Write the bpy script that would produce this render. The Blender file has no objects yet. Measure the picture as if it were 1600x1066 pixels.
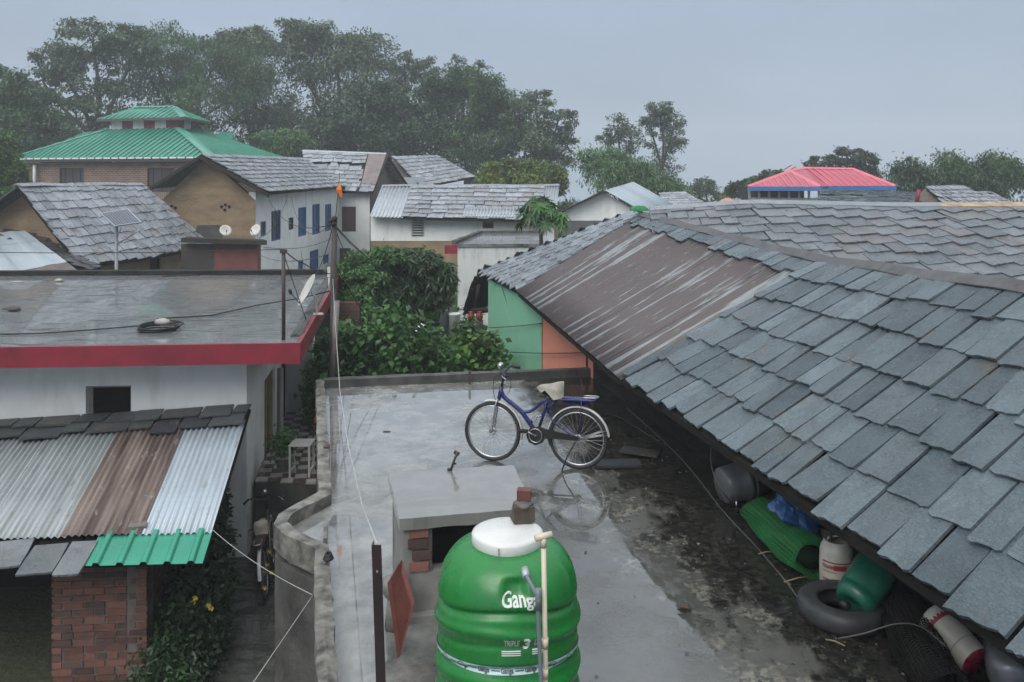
import bpy, math, random
import numpy as np
from mathutils import Vector, Matrix, noise as mnoise
R = math.radians
random.seed(7)
SC = bpy.context.scene
COL = SC.collection
# ------------------------------------------------------------------ camera, sky, sun, exposure
F = 1340.0                 # focal length in pixels of a 1600 px wide frame
K = F / 1155.0             # depths below are noted for f = 1155 and stretched by K
HV = 270.0                 # image row of the horizon
cam_d = bpy.data.cameras.new('camera'); cam = bpy.data.objects.new('camera', cam_d); COL.objects.link(cam)
cam_d.sensor_width = 36; cam_d.lens = 36 * F / 1600; cam_d.shift_y = -(533 - HV) / 1600
cam_d.clip_start = 0.1; cam_d.clip_end = 3000
cam.location = (0, 0, 0); cam.rotation_euler = (R(90), 0, 0)
SC.camera = cam
SUN_EL, SUN_AZ = 46, 205
w = bpy.data.worlds.new('World'); SC.world = w; w.use_nodes = True
nt = w.node_tree; nt.nodes.clear()
def N(t, **kw):
    n = nt.nodes.new(t)
    for k, v in kw.items(): setattr(n, k, v)
    return n
def L(a, b): nt.links.new(a, b)
out = N('ShaderNodeOutputWorld'); bg = N('ShaderNodeBackground'); L(bg.outputs[0], out.inputs[0])
sky = N('ShaderNodeTexSky', sky_type='NISHITA'); sky.sun_disc = False
sky.sun_elevation = R(SUN_EL); sky.sun_rotation = R(SUN_AZ); sky.dust_density = 6; sky.air_density = 1.2
tc = N('ShaderNodeTexCoord'); sp = N('ShaderNodeSeparateXYZ'); L(tc.outputs['Generated'], sp.inputs[0])
# overcast vault: one third of the zenith's brightness at the horizon (CIE overcast sky)
mr = N('ShaderNodeMapRange'); mr.inputs[1].default_value = 0; mr.inputs[2].default_value = 1
mr.inputs[3].default_value = 0; mr.inputs[4].default_value = 1; L(sp.outputs[2], mr.inputs[0])
ramp = N('ShaderNodeValToRGB'); L(mr.outputs[0], ramp.inputs[0])
e = ramp.color_ramp.elements
e[0].position = 0; e[0].color = (.234, .300, .392, 1); e[1].position = 1; e[1].color = (1.08, 1.14, 1.19, 1)
e2 = e.new(.22); e2.color = (.272, .335, .428, 1); e3 = e.new(.45); e3.color = (.55, .61, .68, 1)
nz = N('ShaderNodeTexNoise'); nz.inputs['Scale'].default_value = 2.2; nz.inputs['Detail'].default_value = 4
mp = N('ShaderNodeMapping'); mp.inputs['Scale'].default_value = (1, 1, 2.6); L(tc.outputs['Generated'], mp.inputs[0]); L(mp.outputs[0], nz.inputs[0])
mr2 = N('ShaderNodeMapRange'); mr2.inputs[1].default_value = .3; mr2.inputs[2].default_value = .7; mr2.inputs[3].default_value = 8.8; mr2.inputs[4].default_value = 11.0
L(nz.outputs[0], mr2.inputs[0])
mul = N('ShaderNodeVectorMath', operation='MULTIPLY'); L(ramp.outputs[0], mul.inputs[0]); L(mr2.outputs[0], mul.inputs[1])
mx = N('ShaderNodeMix', data_type='RGBA'); mx.inputs[0].default_value = .93; L(sky.outputs[0], mx.inputs[6]); L(mul.outputs[0], mx.inputs[7])
L(mx.outputs[2], bg.inputs[0]); bg.inputs[1].default_value = .1
sun_d = bpy.data.lights.new('sun', 'SUN'); sun_d.energy = 1.5; sun_d.angle = R(45); sun_d.color = (1, .97, .93)
sun = bpy.data.objects.new('sun', sun_d); COL.objects.link(sun)
sa, se = R(SUN_AZ), R(SUN_EL)
sdir = Vector((math.sin(sa) * math.cos(se), math.cos(sa) * math.cos(se), math.sin(se)))
sun.rotation_euler = sdir.to_track_quat('Z', 'Y').to_euler(); sun.location = sdir * 60
vs = SC.view_settings; vs.view_transform = 'Standard'; vs.look = 'None'; vs.exposure = 0.52; vs.gamma = 1; vs.use_curve_mapping = False
cy = SC.cycles; cy.use_denoising = True; cy.max_bounces = 6; cy.diffuse_bounces = 3; cy.glossy_bounces = 3; cy.transmission_bounces = 4
cy.volume_bounces = 1; cy.use_adaptive_sampling = True; cy.adaptive_threshold = .03; cy.transparent_max_bounces = 8; cy.caustics_reflective = False; cy.caustics_refractive = False; cy.sample_clamp_indirect = 5

# ------------------------------------------------------------------ helpers
V = Vector
UP = V((0, 0, 1))
def W(x, d, z): return V((x, K * d, z))
def P(u, v, d): return V(((u - 800) * d / 1155, K * d, -(v - HV) * d / 1155))
def G(u, v, z): return P(u, v, -z * 1155 / (v - HV))
def lerp(a, b, t): return a + (b - a) * t
ORG = {}
class MB:
    def __init__(s): s.v = []; s.f = []; s.uv = None; s.sm = []
    def add(s, vs, fs, smooth=False):
        o = len(s.v); s.v += [V(p) for p in vs]; s.f += [tuple(i + o for i in f) for f in fs]; s.sm += [smooth] * len(fs); return s
    def obox(s, o, a, b, c):
        o, a, b, c = V(o), V(a), V(b), V(c)
        if a.cross(b).dot(c) < 0: a, b = b, a
        p = [o, o + a, o + a + b, o + b, o + c, o + a + c, o + a + b + c, o + b + c]
        return s.add(p, [(3, 2, 1, 0), (4, 5, 6, 7), (0, 1, 5, 4), (1, 2, 6, 5), (2, 3, 7, 6), (3, 0, 4, 7)])
    def box(s, c, sz, rz=0, m=None):
        M_ = m if m is not None else Matrix.Rotation(rz, 3, 'Z')
        a, b, d = M_ @ V((sz[0], 0, 0)), M_ @ V((0, sz[1], 0)), M_ @ V((0, 0, sz[2]))
        return s.obox(V(c) - (a + b + d) / 2, a, b, d)
    def prism(s, pts, vec):
        pts = [V(p) for p in pts]; vec = V(vec); n = len(pts)
        nn = V((0, 0, 0))
        for i in range(n): nn += pts[i].cross(pts[(i + 1) % n])
        if nn.dot(vec) < 0: pts = pts[::-1]
        return s.add(pts + [p + vec for p in pts], [tuple(range(n))[::-1], tuple(range(n, 2 * n))] + [(i, (i + 1) % n, (i + 1) % n + n, i + n) for i in range(n)])
    def tube(s, path, rad, n=8, cap=True, smooth=True):
        path = [V(p) for p in path]
        if not hasattr(rad, '__len__'): rad = [rad] * len(path)
        vs, fs = [], []; ref = None
        for i, p in enumerate(path):
            t = (path[min(i + 1, len(path) - 1)] - path[max(i - 1, 0)])
            t = t.normalized() if t.length > 1e-9 else V((0, 0, 1))
            if ref is None:
                ref = t.orthogonal().normalized()
            else:
                ref = (ref - t * ref.dot(t)); ref = ref.normalized() if ref.length > 1e-6 else t.orthogonal().normalized()
            b = t.cross(ref)
            for k in range(n):
                a = 2 * math.pi * k / n
                vs.append(p + (ref * math.cos(a) + b * math.sin(a)) * rad[i])
        for i in range(len(path) - 1):
            for k in range(n):
                fs.append((i * n + k, i * n + (k + 1) % n, (i + 1) * n + (k + 1) % n, (i + 1) * n + k))
        s.add(vs, fs, smooth)
        if cap:
            o = len(s.v) - len(vs)
            s.f += [tuple(o + k for k in range(n))[::-1], tuple(o + (len(path) - 1) * n + k for k in range(n))]; s.sm += [False, False]
        return s
    def lathe(s, prof, n=32, m=None, smooth=True, rfun=None):
        m = m or Matrix.Identity(4); vs, fs = [], []
        for r, z in prof:
            for k in range(n):
                a = 2 * math.pi * k / n
                rr = rfun(r, z, a) if rfun else r
                vs.append(m @ V((rr * math.cos(a), rr * math.sin(a), z)))
        for i in range(len(prof) - 1):
            for k in range(n):
                fs.append((i * n + k, i * n + (k + 1) % n, (i + 1) * n + (k + 1) % n, (i + 1) * n + k))
        s.add(vs, fs, smooth); o = len(s.v) - len(vs)
        if prof[0][0] > 1e-4: s.f.append(tuple(o + k for k in range(n))[::-1]); s.sm.append(False)
        if prof[-1][0] > 1e-4: s.f.append(tuple(o + (len(prof) - 1) * n + k for k in range(n))); s.sm.append(False)
        return s
    def torus(s, R_, r, m=None, n=40, k=10, sx=1.0):
        m = m or Matrix.Identity(4); vs, fs = [], []
        for i in range(n):
            a = 2 * math.pi * i / n
            for j in range(k):
                b = 2 * math.pi * j / k; rr = R_ + r * math.cos(b)
                vs.append(m @ V((rr * math.cos(a), rr * math.sin(a), r * sx * math.sin(b))))
        for i in range(n):
            for j in range(k):
                fs.append((i * k + j, ((i + 1) % n) * k + j, ((i + 1) % n) * k + (j + 1) % k, i * k + (j + 1) % k))
        return s.add(vs, fs, True)
    def mesh(s, name, off=V((0, 0, 0))):
        me = bpy.data.meshes.new(name); me.from_pydata([tuple(p - off) for p in s.v], [], s.f)
        me.polygons.foreach_set('use_smooth', s.sm[:len(me.polygons)]) if len(s.sm) == len(me.polygons) else None
        if s.uv is not None:
            lay = me.uv_layers.new(name='UVMap')
            li = np.zeros(len(me.loops), dtype=np.int32); me.loops.foreach_get('vertex_index', li)
            lay.data.foreach_set('uv', np.array(s.uv, dtype=np.float32)[li].ravel())
        me.update(); return me
    def build(s, name, mat, parent=None, base=None, tagv=None):
        off = ORG[parent.name] if parent is not None else (V(base) if base is not None else V((0, 0, 0)))
        o = bpy.data.objects.new(name, s.mesh(name, off)); COL.objects.link(o)
        if mat is not None: o.data.materials.append(mat)
        if parent is not None: o.parent = parent
        else: o.location = off
        ORG[o.name] = off
        if tagv: tag(o, *tagv)
        return o
def tag(o, label=None, cat=None, group=None, kind=None):
    if label: o['label'] = label
    if cat: o['category'] = cat
    if group: o['group'] = group
    if kind: o['kind'] = kind
    return o
def thing(name, label, cat, base=(0, 0, 0), rz=0, group=None, local=False):
    o = bpy.data.objects.new(name, None); COL.objects.link(o); o.empty_display_size = .2
    o.location = base; o.rotation_euler = (0, 0, rz); ORG[o.name] = V((0, 0, 0)) if local else V(base)
    return tag(o, label, cat, group)
def copy_tree(o, parent=None):
    c = o.copy(); COL.objects.link(c); c.parent = parent; ORG[c.name] = ORG.get(o.name, V((0, 0, 0)))
    for ch in list(o.children): copy_tree(ch, c)
    return c
def struct(o): o['kind'] = 'structure'; return o

# ------------------------------------------------------------------ materials
class NT:
    def __init__(s, name):
        s.m = bpy.data.materials.new(name); s.m.use_nodes = True; s.t = s.m.node_tree; s.t.nodes.clear()
        s.out = s.n('ShaderNodeOutputMaterial'); s.b = s.n('ShaderNodeBsdfPrincipled'); s.l(s.b.outputs[0], s.out.inputs[0])
    def n(s, t, **kw):
        x = s.t.nodes.new(t)
        for k, v in kw.items(): setattr(x, k, v)
        return x
    def l(s, a, b): s.t.links.new(a, b)
    def coord(s, kind='pos', scale=(1, 1, 1), rot=(0, 0, 0)):
        if kind == 'pos': o = s.n('ShaderNodeNewGeometry').outputs['Position']
        else: o = s.n('ShaderNodeTexCoord').outputs[{'obj': 'Object', 'uv': 'UV', 'gen': 'Generated'}[kind]]
        m = s.n('ShaderNodeMapping'); m.inputs['Scale'].default_value = scale; m.inputs['Rotation'].default_value = rot; s.l(o, m.inputs[0]); return m.outputs[0]
    def noise(s, c, scale, detail=5, rough=.55, dist=0):
        x = s.n('ShaderNodeTexNoise'); x.inputs['Scale'].default_value = scale; x.inputs['Detail'].default_value = detail
        x.inputs['Roughness'].default_value = rough; x.inputs['Distortion'].default_value = dist
        if c is not None: s.l(c, x.inputs['Vector'])
        return x.outputs[0]
    def map(s, x, a, b, c=0, d=1):
        m = s.n('ShaderNodeMapRange'); s.l(x, m.inputs[0])
        for i, q in enumerate((a, b, c, d)): m.inputs[i + 1].default_value = q
        return m.outputs[0]
    def math(s, op, a, b=0.0):
        m = s.n('ShaderNodeMath', operation=op)
        for i, q in enumerate((a, b)):
            if isinstance(q, (int, float)): m.inputs[i].default_value = q
            else: s.l(q, m.inputs[i])
        return m.outputs[0]
    def mix(s, f, a, b, blend='MIX'):
        m = s.n('ShaderNodeMix', data_type='RGBA', blend_type=blend)
        if isinstance(f, (int, float)): m.inputs[0].default_value = f
        else: s.l(f, m.inputs[0])
        for i, q in ((6, a), (7, b)):
            if isinstance(q, tuple): m.inputs[i].default_value = (*q[:3], 1)
            else: s.l(q, m.inputs[i])
        return m.outputs[2]
    def rnd(s): return s.n('ShaderNodeObjectInfo').outputs['Random']
    def hsv(s, c, val=None, sat=1.0, hue=.5):
        h = s.n('ShaderNodeHueSaturation'); s.l(c, h.inputs['Color']); h.inputs['Saturation'].default_value = sat
        for k, q in (('Value', val), ('Hue', hue)):
            if q is None: continue
            if isinstance(q, (int, float)): h.inputs[k].default_value = q
            else: s.l(q, h.inputs[k])
        return h.outputs[0]
    def bump(s, h, strength=.3, dist=.01):
        b = s.n('ShaderNodeBump'); b.inputs['Strength'].default_value = strength; b.inputs['Distance'].default_value = dist
        s.l(h, b.inputs['Height']); s.l(b.outputs[0], s.b.inputs['Normal'])
    def set(s, col=None, rough=None, metal=None, spec=None, coat=None):
        for k, q in (('Base Color', col), ('Roughness', rough), ('Metallic', metal), ('Specular IOR Level', spec), ('Coat Weight', coat)):
            if q is None: continue
            if isinstance(q, tuple): s.b.inputs[k].default_value = (*q[:3], 1)
            elif isinstance(q, (int, float)): s.b.inputs[k].default_value = q
            else: s.l(q, s.b.inputs[k])
        return s.m
MATS = {}
def mk(name, c1, c2=None, scale=4, rough=.6, rvar=.12, bump=.25, bscale=40, rnd=0, metal=0, coords='pos', st=(1, 1, 1), lo=.35, hi=.68, bdist=.006, spec=.5):
    if name in MATS: return MATS[name]
    t = NT(name); c2 = c2 or tuple(x * .72 for x in c1)
    co = t.coord(coords, st); f = t.map(t.noise(co, scale, 6), lo, hi)
    col = t.mix(f, c1, c2)
    if rnd: col = t.hsv(col, t.map(t.rnd(), 0, 1, 1 - rnd, 1 + rnd))
    fine = t.noise(t.coord(coords), bscale, 4)
    t.bump(fine, bump, bdist)
    MATS[name] = t.set(col, t.map(fine, .3, .7, rough - rvar, rough + rvar), metal, spec); return MATS[name]
def slate_mat(name, a, b, c, rough=.4, streak=9):
    t = NT(name); co = t.coord('pos'); r = t.rnd()
    base = t.mix(t.map(r, 0, 1), a, b)
    base = t.mix(t.math('GREATER_THAN', t.math('FRACT', t.math('MULTIPLY', r, 37.7)), .82), base, c)
    n1 = t.noise(co, 3.2, 6, .62, .4); n2 = t.noise(t.coord('obj', (1.2, 5, 1), (0, 0, .5)), streak, 7, .65, .8)
    base = t.hsv(base, t.map(n1, .25, .75, .72, 1.32)); base = t.hsv(base, t.map(n2, .3, .7, .70, 1.28))
    lich = t.map(t.noise(co, 11, 6, .7), .64, .72); base = t.mix(t.math('MULTIPLY', lich, .5), base, (.26, .28, .27))
    grit = t.math('MULTIPLY', t.map(t.noise(co, 1.7, 4), .60, .66), t.map(t.noise(co, 40, 6, .75), .50, .56)); base = t.mix(t.math('MULTIPLY', grit, .85), base, (.12, .085, .055))
    t.bump(t.math('ADD', n2, t.math('ADD', t.math('MULTIPLY', t.noise(co, 12, 6), .6), t.math('MULTIPLY', n1, 1.6))), .7, .016)
    return t.set(base, t.map(n1, .3, .7, rough - .12, rough + .16), 0, .5)
M_slate = slate_mat('slate', (.048, .066, .076), (.118, .150, .166), (.086, .108, .119), .25)
M_slate_far = slate_mat('slate_sky_sheen', (.17, .185, .205), (.29, .31, .34), (.21, .21, .215), .27)  # lightened so distant wet slates carry the sky's reflection in their base colour
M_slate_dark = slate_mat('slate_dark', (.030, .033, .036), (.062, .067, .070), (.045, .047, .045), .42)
M_deck = mk('shade_roof_boards', (.012, .011, .010), (.02, .018, .016), rough=.85, spec=.12)  # near-black so the shade in the gaps between slates comes from its colour
M_wood_dark = mk('dark_timber', (.04, .032, .026), (.022, .018, .015), st=(8, 8, 1), rough=.75, spec=.2)
M_iron = mk('rusty_iron', (.035, .028, .027), (.07, .04, .03), scale=14, rough=.55)
M_black = mk('black_plastic', (.012, .012, .013), (.02, .02, .02), rough=.45, bump=.05, spec=.3)
M_steel = mk('bright_steel', (.55, .56, .58), (.35, .36, .37), rough=.3, metal=.9, bump=.05)
M_galv = mk('galvanised', (.42, .46, .49), (.30, .33, .36), scale=7, rough=.36, metal=.35, bump=.1)
M_white_plastic = mk('white_plastic', (.62, .62, .60), (.5, .5, .48), rough=.35, bump=.05)
M_mud = mk('mud_plaster', (.30, .22, .135), (.19, .138, .088), scale=2.0, st=(.8, .8, 1.7), rough=.9, bump=.6, bscale=14, bdist=.05)
M_ochre = mk('ochre_plaster', (.33, .25, .13), (.22, .16, .09), scale=1.0, rough=.85)
M_red = mk('red_paint', (.24, .018, .032), (.15, .014, .024), scale=2.5, rough=.45)
M_redbrickwall = mk('red_brick_render', (.20, .06, .05), (.13, .05, .045), scale=3, rough=.8)
M_blue = mk('blue_paint', (.035, .12, .30), (.025, .08, .2), scale=6, rough=.55)
M_brownwood = mk('brown_door', (.10, .045, .03), (.06, .03, .022), st=(6, 6, 1), rough=.6)
M_dark = mk('dark_inside', (.004, .004, .005), (.006, .006, .006), rough=.9, spec=.05)
M_conc = mk('grey_concrete', (.22, .21, .19), (.12, .115, .105), scale=2.4, rough=.75, bump=.5, bscale=22, bdist=.012)
M_conc_dark = mk('weathered_concrete', (.085, .082, .074), (.028, .027, .025), scale=3, rough=.7, bump=.6, bscale=20, bdist=.015)
def white_wall_mat(name, c, dirt, amt=.6, s=.7):
    t = NT(name); co = t.coord('pos', (1.6, 1.6, .35)); n = t.noise(co, s * 3, 6, .6); n2 = t.noise(t.coord('pos'), 1.1, 5)
    f = t.math('MULTIPLY', t.map(n, .47, .75), t.map(n2, .35, .65)); col = t.mix(t.math('MULTIPLY', f, amt), c, dirt)
    col = t.hsv(col, t.map(t.noise(t.coord('pos'), 2.3, 4), .3, .7, .93, 1.04))
    t.bump(t.noise(t.coord('pos'), 24, 5), .25, .008); return t.set(col, .75)
M_white = white_wall_mat('white_wash', (.80, .81, .80), (.38, .38, .34), .6)
M_white_old = white_wall_mat('weathered_white', (.56, .58, .56), (.16, .17, .14), .95, 1.1)
M_green_wall = white_wall_mat('green_wash', (.20, .47, .31), (.30, .45, .36), .5)
M_salmon_wall = white_wall_mat('salmon_wash', (.66, .25, .17), (.40, .20, .16), .5)
def brickwall_mat(name, c1, c2, mortar, scale):
    t = NT(name); g = t.n('ShaderNodeNewGeometry').outputs['Position']; sp_ = t.n('ShaderNodeSeparateXYZ'); t.l(g, sp_.inputs[0])
    cb = t.n('ShaderNodeCombineXYZ'); t.l(t.math('ADD', sp_.outputs[0], t.math('MULTIPLY', sp_.outputs[1], .6)), cb.inputs[0]); t.l(sp_.outputs[2], cb.inputs[1])
    b = t.n('ShaderNodeTexBrick'); b.inputs['Scale'].default_value = scale; b.inputs['Color1'].default_value = (*c1, 1); b.inputs['Color2'].default_value = (*c2, 1)
    b.inputs['Mortar'].default_value = (*mortar, 1); b.inputs['Mortar Size'].default_value = .03; t.l(cb.outputs[0], b.inputs['Vector'])
    col = t.hsv(b.outputs[0], t.map(t.noise(t.coord('pos'), 1.5, 5), .3, .7, .7, 1.2)); t.bump(b.outputs[1], -.4, .01)
    return t.set(col, .8)
M_brickfar = brickwall_mat('patterned_brick', (.20, .10, .07), (.13, .075, .06), (.28, .24, .20), 2.2)
M_brickold = brickwall_mat('old_brick', (.12, .05, .038), (.08, .036, .03), (.09, .08, .07), 3.0)
def wet_floor_mat(name, c1, c2, dark, rot=0, streaks=False, moss=None):
    t = NT(name); pos = t.coord('pos', (1, 1, 1), (0, 0, rot))
    n1 = t.noise(pos, .55, 5, .5); n2 = t.noise(pos, 3.5, 8, .65, .3); n3 = t.noise(pos, 18, 6, .6)
    col = t.mix(t.map(n2, .32, .68), c1, c2)
    st = t.noise(t.coord('pos', (.55, 2.6, 1), (0, 0, rot)), 1.9 if streaks else .8, 9, .72, 1.3)
    dk = t.map(st, .50, .60) if streaks else t.map(st, .60, .74, 0, .55)
    col = t.mix(t.math('MULTIPLY', dk, .9), col, dark)
    wetm = t.map(t.math('ADD', n1, t.math('MULTIPLY', t.math('SUBTRACT', n2, .5), .5)), .37, .48)                                   # 1 = standing water
    if moss:                                                     # black algae crust along the gutter side
        (nx, ny, off, wd) = moss; g = t.n('ShaderNodeNewGeometry').outputs['Position']; dp = t.n('ShaderNodeVectorMath', operation='DOT_PRODUCT')
        t.l(g, dp.inputs[0]); dp.inputs[1].default_value = (nx, ny, 0)
        edge = t.math('ADD', t.math('SUBTRACT', dp.outputs['Value'], off), t.math('MULTIPLY', t.math('SUBTRACT', t.noise(t.coord('pos', (1, .45, 1), (0, 0, rot)), 2.6, 12, .74, .25), .5), 2.9))
        sx_ = t.n('ShaderNodeSeparateXYZ'); t.l(g, sx_.inputs[0]); soil = t.math('ADD', t.math('SUBTRACT', t.math('MULTIPLY', dp.outputs['Value'], .6), t.math('MULTIPLY', t.math('SUBTRACT', sx_.outputs[1], 8.0), .22)), t.math('MULTIPLY', t.math('SUBTRACT', t.noise(t.coord('pos', (1, .6, 1), (0, 0, rot)), 1.5, 11, .68, .3), .5), 3.4))
        col = t.mix(t.math('MULTIPLY', t.map(soil, .40, 1.15), .92), col, t.mix(t.map(n2, .35, .65), (.085, .085, .077), (.042, .044, .040)))
        mm = t.map(edge, 0, wd); pale = t.map(edge, -.45, -.05, 0, .6); col = t.mix(t.math('MULTIPLY', pale, t.math('MULTIPLY', t.map(n3, .42, .58), t.map(n2, .45, .6))), col, (.34, .325, .27)); col = t.mix(t.math('MULTIPLY', mm, .93), col, t.mix(t.map(n3, .45, .7), (.006, .0065, .006), (.045, .04, .03)))
        wetm = t.math('MULTIPLY', wetm, t.math('SUBTRACT', 1.0, t.math('MULTIPLY', mm, .4)))
    rough = t.math('ADD', t.map(wetm, 0, 1, .34, .022 if moss else .12), t.map(n3, .35, .7, 0, .10 if not moss else .035))
    t.bump(t.math('ADD', t.math('MULTIPLY', n3, t.map(wetm, 0, 1, .5, .025)), t.math('MULTIPLY', n2, t.map(wetm, 0, 1, .6, .05))), .35, .012)
    if moss: return t.set(col, rough, 0, t.map(mm, 0, 1, .62, .34), t.math('MULTIPLY', t.map(wetm, 0, 1, .25, .8), t.map(mm, 0, 1, 1, .22)))
    if streaks: return t.set(col, t.math('ADD', t.map(dk, 0, 1, .10, .42), t.map(n3, .3, .7, 0, .08)), 0, t.map(dk, 0, 1, .65, .3), t.map(dk, 0, 1, .6, .05))
    return t.set(col, rough, 0, .62, t.map(wetm, 0, 1, .25, .8))
def corr_mat(name, a, b, c, lo=.5, hi=.56, sx=26, sy=1.4, metal=.1, rough=.45, rust=(.13, .06, .035), rustamt=.3):
    t = NT(name); n = t.noise(t.coord('uv', (sx, sy, 1)), 1.0, 6, .55, .25); n2 = t.noise(t.coord('uv', (5, 2, 1)), 2.0, 7, .65)
    n = t.math('ADD', n, t.map(t.rnd(), 0, 1, -.045, .045))
    col = t.mix(t.map(n, lo, hi), a, b); col = t.mix(t.map(n2, .58, .7, 0, rustamt), col, rust)
    col = t.mix(t.map(t.noise(t.coord('uv', (sx * 1.5, 3, 1)), 1.0, 5), .62, .66, 0, .6), col, c); t.bump(t.noise(t.coord('pos'), 30, 4), .15, .004)
    return t.set(col, rough, metal)
M_corr_brown = corr_mat('peeling_brown_sheet', (.066, .052, .054), (.20, .225, .235), (.19, .155, .135), .53, .57, 5.0, .36, .0, .45, (.05, .038, .037), .5)
M_corr_zinc = corr_mat('zinc_sheet', (.33, .36, .37), (.24, .265, .265), (.17, .16, .145), .45, .62, 8, .5, .25, .42, (.16, .12, .09), .35)
M_corr_bright = corr_mat('new_zinc_sheet', (.42, .48, .53), (.34, .39, .43), (.3, .3, .3), .45, .65, 8, .5, .25, .42, (.3, .3, .3), .15)
M_corr_rust = corr_mat('rusted_sheet', (.21, .165, .14), (.075, .048, .042), (.30, .285, .27), .40, .58, 5, .35, .1, .6, (.05, .03, .028), .5)
M_pale_sheet = corr_mat('pale_sheet', (.36, .42, .46), (.30, .34, .37), (.2, .2, .2), .45, .6, 3, 1, .2, .35, (.2, .2, .19), .2)
def painted(name, c, rough=.35): return mk(name, c, tuple(x * .8 for x in c), scale=1.5, rough=rough, bump=.06)
M_groof = painted('green_sheet', (.022, .205, .135)); M_rroof = painted('red_sheet', (.42, .045, .08)); M_gridge = painted('green_cap', (.07, .29, .21))
M_rcap = painted('pink_cap', (.66, .13, .18)); M_blueband = painted('blue_band', (.06, .17, .42))
def leaf_mat(name, c1, c2, rough=.45):
    t = NT(name); n = t.noise(t.coord('pos'), .9, 4); n2 = t.noise(t.coord('pos'), 9, 3)
    col = t.mix(t.map(n, .35, .65), c1, c2); col = t.hsv(col, t.map(n2, .3, .7, .6, 1.5)); col = t.hsv(col, t.map(t.noise(t.coord('pos'), .45, 3), .35, .65, .6, 1.55))
    m = t.set(col, rough, 0, .4)
    tr = t.n('ShaderNodeBsdfTranslucent'); t.l(col, tr.inputs[0]); ms = t.n('ShaderNodeMixShader'); ms.inputs[0].default_value = .25
    t.l(t.b.outputs[0], ms.inputs[1]); t.l(tr.outputs[0], ms.inputs[2]); t.l(ms.outputs[0], t.out.inputs[0]); return m
LF = dict(forest=leaf_mat('leaf_forest', (.040, .092, .036), (.062, .125, .042)), dark=leaf_mat('leaf_dark', (.028, .060, .030), (.042, .080, .036)),
          grey=leaf_mat('leaf_grey', (.055, .10, .048), (.10, .135, .075)), bamboo=leaf_mat('leaf_bamboo', (.055, .125, .045), (.085, .16, .055)),
          bright=leaf_mat('leaf_bright', (.06, .14, .028), (.10, .20, .035)), yellow=leaf_mat('leaf_yellow', (.14, .18, .025), (.07, .12, .025)),
          mango=leaf_mat('leaf_mango', (.075, .125, .06), (.048, .088, .042)), shrub=leaf_mat('leaf_shrub', (.055, .145, .03), (.034, .095, .026)),
          deep=leaf_mat('leaf_deep', (.018, .042, .017), (.03, .066, .022)))
M_bark = mk('bark', (.075, .06, .048), (.04, .033, .028), st=(3, 3, .6), scale=5, rough=.9, bump=.6)
M_cane = mk('cane', (.09, .11, .04), (.06, .07, .03), rough=.6)

# ------------------------------------------------------------------ builders
def wallboxes(mb, p0, p1, z0, z1, thick, holes=()):
    """upright wall from p0 to p1 (plan), outer face on the p0-p1 line, body to the left of it; holes (s0,s1,z0,z1) in metres"""
    a = V((p0[0], p0[1], 0)); b = V((p1[0], p1[1], 0)); ln = (b - a).length; e = (b - a) / ln; n = V((-e.y, e.x, 0))
    ss = sorted({0, ln, *[h[0] for h in holes], *[h[1] for h in holes]}); zs = sorted({z0, z1, *[h[2] for h in holes], *[h[3] for h in holes]})
    for i in range(len(ss) - 1):
        for j in range(len(zs) - 1):
            sm, zm = (ss[i] + ss[i + 1]) / 2, (zs[j] + zs[j + 1]) / 2
            if any(h[0] < sm < h[1] and h[2] < zm < h[3] for h in holes): continue
            mb.obox(a + e * ss[i] + UP * zs[j], e * (ss[i + 1] - ss[i]), n * thick, UP * (zs[j + 1] - zs[j]))
    return a, e, n
def window(parent, a, e, n, s0, s1, z0, z1, panel, frame, depth=.10, fw=.05, bars=0, name='window'):
    """fill a hole in a wall: frame with a recessed panel, sill; a,e,n as returned by wallboxes"""
    o = a + e * s0 + UP * z0; w_, h_ = s1 - s0, z1 - z0
    m = MB(); m.obox(o + n * depth, e * w_, n * .03, UP * h_); p = m.build(name, panel, parent)
    f = MB()
    for (x, z, ww, hh) in ((0, 0, fw, h_), (w_ - fw, 0, fw, h_), (fw, 0, w_ - 2 * fw, fw), (fw, h_ - fw, w_ - 2 * fw, fw)):
        f.obox(o + e * x + UP * z + n * (depth - .045), e * ww, n * .05, UP * hh)
    f.build('frame', frame, p)
    for k in range(bars):
        b_ = MB(); x = fw + (w_ - 2 * fw) * (k + .5) / bars - .012; b_.obox(o + e * x + UP * fw + n * (depth - .03), e * .024, n * .025, UP * (h_ - 2 * fw)); b_.build('bar', frame, p)
    return p
def slate_shapes():
    rng = random.Random(3); res = []
    for k in range(14):
        pts = []; j = lambda a: rng.uniform(-a, a)
        nb = 8
        sk = j(.035)
        for i in range(nb): pts.append((-.5 + i / (nb - 1) + (j(.02) if 0 < i < nb - 1 else j(.012)), sk * (i / (nb - 1) - .5) + j(.013) + (.04 * rng.random() if i in (0, nb - 1) and rng.random() < .35 else 0)))
        pts += [(.5 + j(.02), .5 + j(.05)), (.5 + j(.02), 1.0 + j(.02)), (-.5 + j(.02), 1.0 + j(.02)), (-.5 + j(.02), .5 + j(.05))]
        n = len(pts); vs = [(x, y, .023) for x, y in pts] + [(x * .995, y, 0) for x, y in pts]
        fs = [tuple(range(n)), tuple(range(n, 2 * n))[::-1]] + [(i, i + n, (i + 1) % n + n, (i + 1) % n) for i in range(n)]
        me = bpy.data.meshes.new('slate'); me.from_pydata(vs, [], fs); me.update(); res.append(me)
    return res
SLATES = slate_shapes()
SL_CACHE = {}
def slate_meshes(mat):
    if mat.name not in SL_CACHE:
        r = []
        for me in SLATES:
            c = me.copy(); c.materials.append(mat); r.append(c)
        SL_CACHE[mat.name] = r
    return SL_CACHE[mat.name]
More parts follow.
